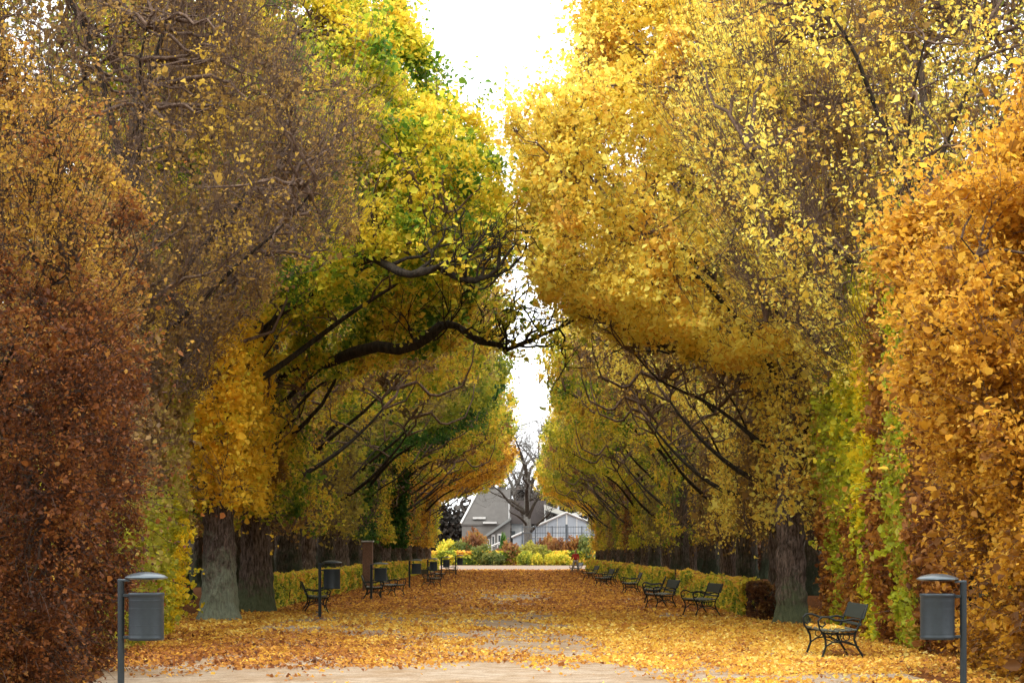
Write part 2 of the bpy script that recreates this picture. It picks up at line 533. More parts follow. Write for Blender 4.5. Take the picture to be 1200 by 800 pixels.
def leaf_points(rng, B4, per, spread=.07):
    n = len(B4)
    j = np.repeat(np.arange(n), per)
    t = rng.uniform(.25, 1.12, len(j))
    f = t * 3; i = np.clip(f.astype(int), 0, 2); u = (f - i)[:, None]
    P = B4[j, i] * (1 - u) + B4[j, i + 1] * u
    return P + rng.normal(size=P.shape) * spread


def clump_hue(rng, P, wl=1.6, clump=.2, noise=.16, base=.5):
    return base + Lump(rng, wl)(P) * clump + rng.normal(0, noise, len(P))


def grow_avenue(rng, n=4200, per=12, leaf=.12, fine=False, arch=ARCH, back=BACK, half=4.2, z0=2.3, z1=16.9, trunk_r=.38, shoots=600, holes=1.1, base=.5, clump=.22, noise=.16, n1=10, n2=170, n3=1200, thin=1.0, trunk_top=11.5, shoot_len=(.5, 1.4), plan_z=7.0, hue_fn=None, face=.5, front=.22, lean=.35, leaf_keep=None, spread=.11):
    P = crown_cloud(rng, n, arch, back, half, z0, z1, hole=holes, face=face, front=front, plan_z=plan_z)
    wob = rng.normal(0, .06, (8, 2))
    zs = np.linspace(0, trunk_top, 8)
    tp = [(lean * (z / trunk_top) ** 2 + wob[i, 0] * (z > 1.5), wob[i, 1] * (z > 1.5), z) for i, z in enumerate(zs)]
    tr = trunk_r * np.interp(zs, [0, 2.5, trunk_top * .6, trunk_top], [1.0, .92, .6, .12])
    trunk, limbs, twigs, B4 = skeleton(rng, tp, tr, P, n1, n2, n3, r1=.085, shoots=shoots, shoot_len=shoot_len, thin=thin)
    LP = leaf_points(rng, B4, per, spread)
    if leaf_keep is not None: LP = LP[leaf_keep(rng, LP)]
    hue = clump_hue(rng, LP, 1.7, clump, noise, base)
    if hue_fn is not None: hue = hue_fn(rng, LP, hue)
    return dict(trunk=np_mesh('trunk', *trunk, smooth=True), limbs=np_mesh('limbs', *limbs, smooth=True), twigs=np_mesh('twigs', *twigs),
                crown=leaf_mesh('crown', rng, LP, hue, leaf, fine=fine))


def place_tree(meshes, name, label, pal, x, y, side, group, bark='bark', twig='twig', sx=1.0, sz=1.0, limb='limb', sy=1):
    """side -1: left of the path (crown leans +X); +1: right"""
    t = thing(name, label, 'tree', (x, y, 0), 0 if side < 0 else PI, group)
    t.scale = (sx, sy, sz)
    share('trunk', meshes['trunk'], M[bark], t)
    share('branch_structure', meshes['limbs'], M[limb], t)
    share('twig_mass', meshes['twigs'], M[twig], t)
    if 'crown' in meshes: share('crown', meshes['crown'], M['leaf_' + pal], t)
    return t


# ------------------------------------------------------------------ camera, light, sky
def setup_view():
    cam = bpy.data.cameras.new('camera'); co = bpy.data.objects.new('camera', cam); COL.objects.link(co)
    co.location = (0, 0, EYE); co.rotation_euler = (PI / 2, 0, 0)
    cam.sensor_width = 36; cam.lens = FPX / 1200 * 36
    cam.shift_x = (600 - VPX) / 1200; cam.shift_y = (VPY - 400) / 1200
    cam.clip_start = .5; cam.clip_end = 3000
    SC.camera = co
    w = bpy.data.worlds.new('World'); SC.world = w; w.use_nodes = True
    nt = w.node_tree
    for n in list(nt.nodes): nt.nodes.remove(n)
    out = node(nt, 'ShaderNodeOutputWorld'); bg = node(nt, 'ShaderNodeBackground')
    sky = node(nt, 'ShaderNodeTexSky'); sky.sky_type = 'NISHITA'; sky.sun_disc = False
    sky.sun_elevation = math.radians(SUN_EL); sky.sun_rotation = math.radians(SUN_AZ)
    # an even cover of thin cloud, brighter overhead, in front of the clear sky
    tc = node(nt, 'ShaderNodeTexCoord'); sx = node(nt, 'ShaderNodeSeparateXYZ')
    nt.links.new(tc.outputs['Generated'], sx.inputs[0])
    cl = ramp(nt, [(0.0, (11.0, 11.2, 11.4, 1)), (.25, (13, 13, 13, 1)), (1.0, (25, 24.8, 24.2, 1))])
    nt.links.new(sx.outputs['Z'], cl.inputs['Fac'])
    nz = node(nt, 'ShaderNodeTexNoise'); nz.inputs['Scale'].default_value = 2.5; nz.inputs['Detail'].default_value = 4
    nt.links.new(tc.outputs['Generated'], nz.inputs['Vector'])
    mr = node(nt, 'ShaderNodeMapRange'); mr.inputs['From Min'].default_value = .3; mr.inputs['From Max'].default_value = .7
    mr.inputs['To Min'].default_value = .82; mr.inputs['To Max'].default_value = .97
    nt.links.new(nz.outputs['Fac'], mr.inputs['Value'])
    mx = node(nt, 'ShaderNodeMix', data_type='RGBA')
    nt.links.new(mr.outputs[0], mx.inputs['Factor']); nt.links.new(sky.outputs[0], mx.inputs['A']); nt.links.new(cl.outputs['Color'], mx.inputs['B'])
    nt.links.new(mx.outputs['Result'], bg.inputs['Color'])
    bg.inputs['Strength'].default_value = SKY_STRENGTH
    nt.links.new(bg.outputs[0], out.inputs['Surface'])
    sl = bpy.data.lights.new('sun', 'SUN'); so = bpy.data.objects.new('sun', sl); COL.objects.link(so)
    sl.energy = SUN_STRENGTH; sl.angle = math.radians(14); sl.color = (1, .95, .86)
    az = math.radians(SUN_AZ); el = math.radians(SUN_EL)
    d = Vector((math.sin(az) * math.cos(el), math.cos(az) * math.cos(el), math.sin(el)))   # towards the sun
    so.rotation_euler = (-d).to_track_quat('-Z', 'Y').to_euler(); so.location = (0, -20, 60)
    vs = SC.view_settings
    vs.view_transform = 'Standard'; vs.look = 'None'; vs.gamma = 1; vs.exposure = EXPOSURE; vs.use_curve_mapping = False
    cy = SC.cycles
    cy.max_bounces = 8; cy.diffuse_bounces = 5; cy.glossy_bounces = 1; cy.transmission_bounces = 5; cy.transparent_max_bounces = 4; cy.volume_bounces = 0
    cy.use_adaptive_sampling = True; cy.adaptive_threshold = .01
    cy.caustics_reflective = False; cy.caustics_refractive = False
    cy.use_denoising = True; cy.denoiser = 'OPENIMAGEDENOISE'; cy.denoising_input_passes = 'RGB_ALBEDO_NORMAL'; cy.denoising_prefilter = 'ACCURATE'
    SC.render.film_transparent = False


SUN_EL, SUN_AZ = 56.0, 192.0      # behind the camera, a little to the left
SKY_STRENGTH, SUN_STRENGTH, EXPOSURE = .14, .6, .80


# ------------------------------------------------------------------ ground
def litter_cover(X, Z, lump1, lump2):
    """share of the ground hidden by fallen leaves (0..1) and how yellow they are (0..1)"""
    P = np.stack([X, Z * .55, np.zeros_like(X)], 1)
    l1, l2 = lump1(P), lump2(P * np.array([[1, .8, 1]]))
    Zb = np.array([26, 29.6, 31.2, 33, 38, 45, 49, 56, 60, 64, 74, 80, 90, 100, 118, 130, 190, 198, 204])
    C_l = np.array([.25, .25, .85, 1, 1, .75, .5, .45, .7, .9, .9, .8, .8, .9, .9, .95, .95, .5, .1])     # left of centre
    C_c = np.array([.03, .06, .22, .5, .6, .5, .5, .55, .8, .85, .6, .3, .35, .75, .6, .85, .95, .5, .1])   # centre
    C_r = np.array([.35, .55, .9, 1, 1, 1, .95, .9, .95, 1, 1, .85, .8, .9, .9, .95, .95, .5, .1])        # right
    Y_l = np.array([.2, .2, .16, .14, .2, .45, .7, .7, .45, .25, .2, .2, .2, .2, .16, .15, .15, .15, .15])
    Y_c = np.array([.5, .5, .45, .45, .5, .6, .7, .65, .4, .2, .2, .35, .35, .25, .18, .12, .12, .12, .12])
    Y_r = np.array([.6, .6, .62, .68, .72, .75, .72, .6, .4, .25, .2, .25, .25, .2, .15, .12, .12, .12, .12])
    zz = Z + l2 * 1.6
    s = X + l1 * .5
    wl = np.clip((-s - .8) / 2.2, 0, 1); wr = np.clip((s - .2) / 1.8, 0, 1); wc = 1 - wl - wr
    wc = np.clip(wc, 0, 1); t = wl + wr + wc
    f = lambda A, B, C: (np.interp(zz, Zb, A) * wl + np.interp(zz, Zb, B) * wc + np.interp(zz, Zb, C) * wr) / t
    cov = f(C_l, C_c, C_r) - .03 - .03 * wc / t + l1 * .17 + l2 * .15
    edge = np.abs(X) > 5.6
    cov = np.where(edge, np.maximum(cov, .8), cov)
    cov = np.where(X < 2.0 + .5 * l2, cov * np.clip((Z - 28.9 - .7 * l1 - .6 * l2 + .12 * X) / 3.2, .30, 1), cov)
    yel = f(Y_l, Y_c, Y_r) + l2 * .10
    return np.clip(cov, .02, 1), np.clip(yel, 0, 1)


def build_ground():
    # earth sheet to the horizon
    m, nt, out = new_mat('earth')
    tc = node(nt, 'ShaderNodeTexCoord')
    n1 = node(nt, 'ShaderNodeTexNoise'); n1.inputs['Scale'].default_value = 9; n1.inputs['Detail'].default_value = 8; n1.inputs['Roughness'].default_value = .7
    nt.links.new(tc.outputs['Object'], n1.inputs['Vector'])
    r = ramp(nt, [(.3, lin('2a1a10')), (.5, lin('5a3416')), (.62, lin('84501c')), (.75, lin('a87028'))]); nt.links.new(n1.outputs['Fac'], r.inputs['Fac'])
    p = node(nt, 'ShaderNodeBsdfPrincipled'); p.inputs['Roughness'].default_value = .95; p.inputs['Specular IOR Level'].default_value = .1
    nt.links.new(r.outputs['Color'], p.inputs['Base Color'])
    b = node(nt, 'ShaderNodeBump'); b.inputs['Distance'].default_value = .05; nt.links.new(n1.outputs['Fac'], b.inputs['Height']); nt.links.new(b.outputs[0], p.inputs['Normal'])
    nt.links.new(p.outputs[0], out.inputs['Surface'])
    g = MB(); S = 1600
    g.add([(-S, -S, 0), (S, -S, 0), (S, S, 0), (-S, S, 0)], [(0, 1, 2, 3)])
    tag(g.build('ground', m), kind='structure')
    # gravel path
    m, nt, out = new_mat('gravel')
    tc = node(nt, 'ShaderNodeTexCoord')
    n1 = node(nt, 'ShaderNodeTexNoise'); n1.inputs['Scale'].default_value = 38; n1.inputs['Detail'].default_value = 6; n1.inputs['Roughness'].default_value = .75
    n2 = node(nt, 'ShaderNodeTexNoise'); n2.inputs['Scale'].default_value = .7; n2.inputs['Detail'].default_value = 5
    nt.links.new(tc.outputs['Object'], n1.inputs['Vector']); nt.links.new(tc.outputs['Object'], n2.inputs['Vector'])
    r = ramp(nt, [(.28, lin('746a5c')), (.5, lin('9e9282')), (.72, lin('c2b8a8'))]); nt.links.new(n1.outputs['Fac'], r.inputs['Fac'])
    r2 = ramp(nt, [(.35, lin('e6d6c2')), (.65, (1, 1, 1, 1))]); nt.links.new(n2.outputs['Fac'], r2.inputs['Fac'])
    mu = node(nt, 'ShaderNodeMix', data_type='RGBA', blend_type='MULTIPLY'); mu.inputs['Factor'].default_value = 1
    nt.links.new(r.outputs['Color'], mu.inputs['A']); nt.links.new(r2.outputs['Color'], mu.inputs['B'])
    p = node(nt, 'ShaderNodeBsdfPrincipled'); p.inputs['Roughness'].default_value = .95; p.inputs['Specular IOR Level'].default_value = .1
    n3 = node(nt, 'ShaderNodeTexNoise'); n3.inputs['Scale'].default_value = 3.2; n3.inputs['Detail'].default_value = 7; n3.inputs['Roughness'].default_value = .72
    nt.links.new(tc.outputs['Object'], n3.inputs['Vector'])
    r3 = ramp(nt, [(.36, lin('cfc2b2')), (.5, lin('ece5dc')), (.66, (1, 1, 1, 1))]); nt.links.new(n3.outputs['Fac'], r3.inputs['Fac'])
    mu2 = node(nt, 'ShaderNodeMix', data_type='RGBA', blend_type='MULTIPLY'); mu2.inputs['Factor'].default_value = 1
    nt.links.new(mu.outputs['Result'], mu2.inputs['A']); nt.links.new(r3.outputs['Color'], mu2.inputs['B']); mu = mu2
    nt.links.new(mu.outputs['Result'], p.inputs['Base Color'])
    b = node(nt, 'ShaderNodeBump'); b.inputs['Distance'].default_value = .012; nt.links.new(n1.outputs['Fac'], b.inputs['Height']); nt.links.new(b.outputs[0], p.inputs['Normal'])
    nt.links.new(p.outputs[0], out.inputs['Surface'])
    rng = np.random.default_rng(5)
    g = MB()
    ys = np.concatenate([np.arange(-60, 24, 6), np.arange(24, 206, 1.5)])
    L = [(-5.7 + .25 * math.sin(y * .31) + .15 * math.sin(y * 1.13), y, .004) for y in ys]
    R = [(5.3 + .25 * math.sin(y * .27 + 1) + .15 * math.sin(y * 1.03), y, .004) for y in ys]
    n = len(ys)
    g.add(L + R, [(i, i + n, i + n + 1, i + 1) for i in range(n - 1)])
    tag(g.build('gravel_path', m), kind='structure')
    g = MB(); yy = ys[-1]
    g.add([(-60, yy, .004), (60, yy, .004), (60, 268, .004), (-60, 268, .004)], [(0, 1, 2, 3)])
    tag(g.build('cross_path', plain_mat('pinkish_gravel', '65523f', .95, 0, .2, 3)), kind='structure')
    # fallen leaves, each a real blade
    l1, l2 = Lump(rng, 3.2, 12), Lump(rng, 1.3, 14)
    Ps = []; Hs = []; Ss = []
    for z0, z1, dens, sz in ((25, 45, 300, .064), (45, 75, 190, .085), (75, 120, 110, .105), (120, 206, 60, .14)):
        hw = 8.5 if z0 < 60 else 9.5
        k = int((z1 - z0) * 2 * hw * dens)
        X = rng.uniform(-hw, hw, k); Z = rng.uniform(z0, z1, k)
        keep = (np.abs(X / Z * FPX + 6) < 625)
        X, Z = X[keep], Z[keep]
        cov, yel = litter_cover(X, Z, l1, l2)
        keep = rng.uniform(0, 1, len(X)) < cov ** 2.1
        X, Z, yel = X[keep], Z[keep], yel[keep]
        Ps.append(np.stack([X, Z, .012 + rng.exponential(.016, len(X))], 1))
        Hs.append(.21 + .53 * yel + rng.normal(0, .17, len(X)) + np.where(rng.uniform(0, 1, len(X)) < yel * .35, .25, 0))
        Ss.append(np.full(len(X), sz))
    # a few leaves lying on the nearest bench seat
    k = 70
    Ps.append(np.stack([rng.uniform(4.72, 5.1, k), rng.uniform(34.4, 36.0, k), .475 + rng.exponential(.008, k)], 1)); Hs.append(rng.normal(.75, .15, k)); Ss.append(np.full(k, .085))
    P = np.concatenate(Ps); H = np.concatenate(Hs); S = np.concatenate(Ss)
    me = leaf_mesh('leaf_litter', rng, P, H, S, up=2.0, hang=0, fine=False, sizevar=.25)
    tag(link('leaf_litter', me, M['leaf_litter']), 'orange and yellow fallen leaves lying over the gravel avenue', 'fallen leaves', kind='stuff')


# ------------------------------------------------------------------ trees
def smooth(x, a, b):
    t = np.clip((x - a) / (b - a), 0, 1)
    return t * t * (3 - 2 * t)


def bough(t, pts, radii, rng, forks=7, twigs=True):
    """a heavy bare bough with a few forks, in the tree's own frame; pts given in world space"""
    inv = Vector(t.location)
    mir = 1 if abs(t.rotation_euler.z) < .1 else -1
    loc = np.array([[(p[0] - inv.x) * mir / t.scale[0], (p[1] - inv.y) * mir / t.scale[1], p[2] / t.scale[2]] for p in pts])
    n = 24
    s = np.linspace(0, len(loc) - 1, n)
    # Catmull-Rom through the points
    def cr(u):
        i = int(min(max(math.floor(u), 0), len(loc) - 2)); f = u - i
        p0, p1, p2, p3 = loc[max(i - 1, 0)], loc[i], loc[i + 1], loc[min(i + 2, len(loc) - 1)]
        return .5 * ((2 * p1) + (-p0 + p2) * f + (2 * p0 - 5 * p1 + 4 * p2 - p3) * f * f + (-p0 + 3 * p1 - 3 * p2 + p3) * f ** 3)
    C = np.array([cr(u) for u in s]); C[1:-1] += rng.normal(0, .04, (n - 2, 3))
    R = np.interp(s, np.arange(len(radii)), radii) * rng.uniform(.82, 1.15, n)
    parts = [tubes(C[None], R[None], 9)]
    st = C[rng.integers(n // 3, n, forks)]
    d = (C[-1] - C[n // 2]); d = d / np.linalg.norm(d)
    dirs = unit(d[None] * .5 + rng.normal(0, .6, (forks, 3)) + np.array([[0, 0, .6]]))
    e = st + dirs * rng.uniform(.8, 2.2, (forks, 1))
    B = bend(rng, st, e, 8, .10, -.05)
    parts.append(tubes(B, np.linspace(.042, .010, 8)[None].repeat(forks, 0) * rng.uniform(.6, 1.2, (forks, 1)), 6))
    if twigs:
        k = forks * 9
        st2 = B[rng.integers(0, forks, k), rng.integers(2, 8, k)]
        e2 = st2 + unit(rng.normal(0, .6, (k, 3)) + d[None] * .4 + np.array([[0, 0, .5]])) * rng.uniform(.4, 1.3, (k, 1))
        B2 = bend(rng, st2, e2, 5, .1, 0)
        parts.append(tubes(B2, np.linspace(.014, .004, 5)[None].repeat(k, 0), 4))
    link('bough', np_mesh('bough', *join(parts), smooth=True), M['limb'], t)
    if twigs:
        q = rng.integers(0, len(B2), len(B2) * 9)
        LP = B2[q, rng.integers(1, 5, len(q))] + rng.normal(0, .09, (len(q), 3))
        LP = LP[Lump(rng, 1.0)(LP) > -.1]
        cm = [c for c in t.children if c.name.startswith('crown')][0].material_slots[0].material
        link('foliage', leaf_mesh('foliage', rng, LP, rng.normal(.45, .2, len(LP)), .11, fine=True), cm, t)


def build_near_trees():
    # --- clipped beech by the left bin, rust red below and yellow at the top
    rng = np.random.default_rng(11)
    A = [(.05, 1.7), (1.5, 1.95), (3, 2.1), (6.4, 2.1), (7.3, 1.9), (8.0, 1.3), (8.5, .3)]
    B = [(.05, -2.2), (6, -2.2), (8.3, -1.2)]
    def hb(rng, P, h):
        up = smooth(P[:, 2] + Lump(rng, 2)(P) * .5, 4.0, 5.8)
        return .27 + .15 * Lump(rng, .8)(P) * .7 + rng.normal(0, .13, len(P)) + .48 * up
    m = grow_avenue(rng, n=12000, per=13, leaf=.044, fine=True, arch=A, back=B, half=3.1, z0=.05, z1=8.4, trunk_r=.16, shoots=1900, holes=1.0, n1=12, n2=260, n3=2400, trunk_top=6.0, hue_fn=hb, face=.5, front=.28, shoot_len=(.4, 1.2), lean=.1, spread=.06,
                    leaf_keep=lambda r, P: r.uniform(0, 1, len(P)) < np.interp(P[:, 2], [3.8, 5.6], [1, .42]))
    place_tree(m, 'beech_tree', 'clipped rust-brown beech growing to the ground behind the left grey bin', 'beech', -7.35, 29.3, -1, 'hedge trees clipped along the avenue', bark='bark_dark', twig='twig_dark')
    # --- orange hornbeam by the right bin
    rng = np.random.default_rng(12)
    A = [(.05, 1.5), (1.5, 1.55), (2.8, 1.7), (3.9, 2.2), (5.0, 2.6), (6.2, 2.55), (7.0, 2.2), (7.9, 1.4), (8.7, .2)]
    m = grow_avenue(rng, n=8000, per=17, leaf=.071, fine=True, arch=A, back=[(.05, -2.4), (6, -2.4), (8.6, -1.4)], half=3.1, z0=.05, z1=8.6, trunk_r=.16, shoots=1600, holes=.7, n1=12, n2=220, n3=1800, trunk_top=6.4, clump=.17, noise=.15, base=.56, face=.5, front=.28, shoot_len=(.4, 1.1), lean=.1,
                    hue_fn=lambda r, P, h: h - .33 * (1 - smooth(P[:, 2] + Lump(r, 1.5)(P) * .5, 1.2, 3.4)))
    place_tree(m, 'hornbeam_tree', 'bright orange hornbeam growing to the ground behind the right grey bin', 'orange', 7.85, 29.3, 1, 'hedge trees clipped along the avenue', bark='bark_dark', sz=.9)
    # --- narrow clipped columns between these and the first thick trunks
    PAL['leftcol'] = ['5a4228', '7c5c34', '9a7a3c', '8a7a26', '7c781e', '96881e', 'c29e1e', 'd8a41c']
    M['leaf_leftcol'] = leaf_mat('leaf_leftcol', PAL['leftcol'], gain=1.5)
    PAL['rightcol'] = ['5c3418', '84501c', 'a8742a', '7c7c1e', '96921f', 'c2a420', 'd8ac20']
    M['leaf_rightcol'] = leaf_mat('leaf_rightcol', PAL['rightcol'], gain=1.5)
    def column(seed, side, u, Z, h, pal, label, base_hi, base_lo, split, half=1.2, dens=1.0, leaf=.085, lo=.05):
        rng = np.random.default_rng(seed)
        A = [(lo, .75), (.6, .85), (2, 1.0), (h - 1, 1.0), (h - .3, .8), (h, .3)]
        def hf(r, P, hh):
            lowf = 1 - smooth(P[:, 2] + Lump(r, 1.2)(P) * .25, split - .3, split + .4)
            return base_hi * (1 - lowf) + base_lo * lowf + Lump(r, .7)(P) * .06 + r.normal(0, .09, len(P))
        P = crown_cloud(rng, int(1500 * h / 7 * dens), A, [(0, -.6), (h, -.6)], half, lo, h, lumpy=.3, hole=1.5, face=.6, front=.25, plan_z=h + 3, skin=.25, low=1)
        zs = np.linspace(0, h * .85, 6)
        tp = [(rng.normal(0, .04), rng.normal(0, .04), z) for z in zs]
        trunk, limbs, twigs, B4 = skeleton(rng, tp, np.interp(zs, [0, h], [.12, .05]), P, 7, 70, 450, r1=.05, limb_start=(.35, h), shoots=150, shoot_len=(.3, .7))
        LP = leaf_points(rng, B4, 12, .06)
        ms = dict(trunk=np_mesh('trunk', *trunk, smooth=True), limbs=np_mesh('limbs', *limbs, smooth=True), twigs=np_mesh('twigs', *twigs),
                  crown=leaf_mesh('crown', rng, LP, hf(rng, LP, None), leaf, fine=True))
        place_tree(ms, 'hornbeam_column', label, pal, side * u, Z, side, 'hedge trees clipped along the avenue', bark='bark_dark')
    g = ['brown-grey hornbeam column with olive foot, just beyond the rust-brown beech', 'second hornbeam column beyond the rust-brown beech, grey-brown with an olive skirt',
         'tan hornbeam column with a yellow-streaked foot, third beyond the rust-brown beech', 'tan and yellow hornbeam column standing next to the thick mossy left trunk']
    column(21, -1, 7.35, 36.9, 7.6, 'leftcol', g[0], .08, .48, 2.7, dens=.75)
    column(22, -1, 7.45, 39.4, 7.4, 'leftcol', g[1], .10, .50, 2.8, dens=.75)
    column(23, -1, 7.6, 41.9, 7.2, 'leftcol', g[2], .26, .62, 2.5, dens=.9)
    column(24, -1, 7.75, 44.6, 6.9, 'leftcol', g[3], .30, .78, 2.4)
    specs = [(35.4, 'rightcol', .16, .10, 3.5, 'rust-brown hornbeam column next to the bright orange hornbeam', 1.0),
             (37.5, 'rightcol', .60, .52, 3.2, 'olive green hornbeam column behind the right bin, with a brown neighbour each side', 1.0),
             (39.6, 'rightcol', .22, .14, 3.0, 'brown hornbeam column behind the nearest bench, between olive and yellow ones', 1.0),
             (41.5, 'rightcol', .82, .66, 2.4, 'yellow hornbeam column rising behind the nearest bench backrest', 1.0),
             (43.4, 'rightcol', .70, .20, 2.8, 'yellow hornbeam column with a rusty brown foot beyond the nearest bench', 1.0),
             (45.4, 'rightcol', .55, .55, 3.0, 'pale green hornbeam column beyond the nearest bench', 1.0),
             (47.4, 'rightcol', .50, .15, 2.9, 'green hornbeam column with red-brown foot beside the thick right trunk', .9)]
    for i, (Z, pal, hi, lo_, sp, lab, dn) in enumerate(specs):
        column(31 + i, 1, 7.35 + .02 * i, Z, 7.6 - .05 * i, pal, lab, hi, lo_, sp, dens=dn, half=1.1)
    # --- tall trees over the columns
    rng = np.random.default_rng(41)
    A = [(3.6, 1.0), (5.5, 1.3), (6.2, 2.0), (7, 3.2), (8, 4.1), (9.5, 4.1), (12, 3.0), (14, 1.9)]
    m = grow_avenue(rng, n=9000, per=6, leaf=.058, leaf_keep=lambda r, P: Lump(r, .8)(P) + Lump(r, 2.5)(P) * .6 > -.05, fine=True, arch=A, half=4.4, z0=4.6, z1=14.2, trunk_r=.34, shoots=5200, holes=1.2, base=.5, clump=.2, n1=14, n2=300, n3=2400, trunk_top=11.0, shoot_len=(.7, 1.8), thin=1.35, spread=.1)
    place_tree(m, 'lime_tree', 'tall brown twiggy lime nearly bare of leaves, rising over the rust-brown beech', 'brown', -7.4, 41.5, -1, 'tall lime trees of the left row', twig='twig', bark='bark_dark')
    rng = np.random.default_rng(42)
    A = [(3.6, 1.8), (5.5, 2.1), (6.2, 2.7), (7, 3.5), (8, 4.2), (10, 4.6), (12, 4.3), (14, 3.9)]
    m = grow_avenue(rng, n=8000, per=9, leaf=.066, leaf_keep=lambda r, P: Lump(r, .8)(P) + Lump(r, 2.5)(P) * .6 > .35, fine=True, arch=A, half=4.4, z0=4.8, z1=14.2, trunk_r=.34, shoots=5000, holes=1.25, base=.6, clump=.2, n1=14, n2=240, n3=2000, trunk_top=11.0, shoot_len=(.7, 1.9), thin=1.15, spread=.1)
    place_tree(m, 'lime_tree', 'tall brown twiggy lime with scattered yellow leaves, rising over the orange hornbeam', 'yellow', 8.1, 42.5, 1, 'tall lime trees of the right row', twig='twig', bark='bark_dark')
    # --- trees with the first thick trunks
    def hL(r, P, h):
        face = smooth(P[:, 2], 5.6, 7.5)
        return np.where(P[:, 2] < 7.2, .76 + r.normal(0, .12, len(P)) + Lump(r, 1.0)(P) * .1, np.minimum(h - .12, .60))
    keepL = lambda r, P: (P[:, 2] > 7.6) | (Lump(r, .8, 12)(P * np.array([[.7, 1.2, .13]])) + Lump(r, .7)(P) * .4 > .1)
    rng = np.random.default_rng(51)
    AW1 = [(2.75, .95), (7.1, 1.0), (7.6, 1.9), (8.1, 3.8), (8.6, 5.6), (9.3, 6.7), (10.3, 6.9), (11.5, 5.9), (13.3, 5.0), (14.5, 4.2), (16, 3.2)]
    AW = ARCH[:7] + [(10.3, 6.9), (11.5, 5.9), (13.3, 5.0), (14.5, 4.2), (16, 3.2)]
    m = grow_avenue(rng, n=8200, per=15, leaf=.10, fine=True, arch=AW1, z0=2.75, plan_z=8.1, z1=15.5, trunk_r=.40, shoots=1500, holes=.9, base=.55, n1=14, n2=230, n3=1900, hue_fn=hL, half=4.0, leaf_keep=keepL)
    t1 = place_tree(m, 'lime_tree', 'yellow-green lime on the thickest mossy trunk at left, with a golden clipped column', 'firsttree', -7.2, 53.6, -1, 'tall lime trees of the left row', bark='bark_moss', sx=1.0)
    rng = np.random.default_rng(52)
    m = grow_avenue(rng, n=8200, per=15, leaf=.105, fine=True, arch=AW, z0=2.6, leaf_keep=lambda r, P: (P[:, 2] > 6.5) | (Lump(r, .9)(P * np.array([[.7, 1.2, .2]])) > .75), z1=16.0, trunk_r=.44, shoots=800, holes=.95, base=.45, n1=14, n2=220, n3=1800, half=4.0, trunk_top=11.5)
    t2 = place_tree(m, 'lime_tree', 'green and gold lime on the second thick left trunk, touching the first trunk', 'limegold', -7.15, 60.6, -1, 'tall lime trees of the left row', bark='bark', sx=.93)
    rng = np.random.default_rng(53)
    A = [(2.3, .5), (5.2, .6), (5.9, 1.0), (6.5, 2.4), (7.0, 4.2), (7.6, 5.4), (8.4, 6.1), (10, 6.4), (11.3, 6.1), (12.2, 5.3), (13.3, 4.5), (14.5, 3.7), (16.0, 2.4)]
    m = grow_avenue(rng, n=9500, per=14, leaf=.094, fine=True, arch=A, z1=15.5, trunk_r=.32, shoots=2600, holes=.85, base=.58, clump=.17, n1=14, n2=240, n3=2000, half=4.2,
                    leaf_keep=lambda r, P: (P[:, 2] > 6.0) | (r.uniform(0, 1, len(P)) < .16))
    t3 = place_tree(m, 'maple_tree', 'bright yellow maple reaching over the avenue from the thick right trunk', 'yellow', 6.3, 51.0, 1, 'tall lime trees of the right row', bark='bark')
    rng = np.random.default_rng(54)
    P3 = lambda px, py, Z: (at(px, Z), Z, hat(py, Z))
    bough(t1, [(-7.1, 53.6, 5.4), P3(330, 366, 53.6), P3(392, 330, 53), P3(432, 306, 50.8), P3(476, 320, 49), P3(512, 314, 48.8), P3(545, 328, 48.7), P3(575, 322, 48.8), P3(604, 286, 49)], [.10, .09, .085, .085, .095, .08, .075, .05, .02], rng, 15)
    bough(t2, [(-7.1, 60.6, 5.0), P3(335, 436, 60.6), P3(378, 424, 58.6), P3(436, 407, 55.4), P3(482, 406, 55.3), P3(512, 386, 55.2), P3(530, 380, 55.2), P3(556, 396, 55.2), P3(588, 409, 55.1), P3(612, 402, 55.1), P3(642, 390, 55), P3(670, 372, 55), P3(692, 352, 55)],
          [.16, .15, .145, .145, .15, .13, .11, .09, .08, .065, .05, .035, .015], rng, 26)
    return t1, t2, t3


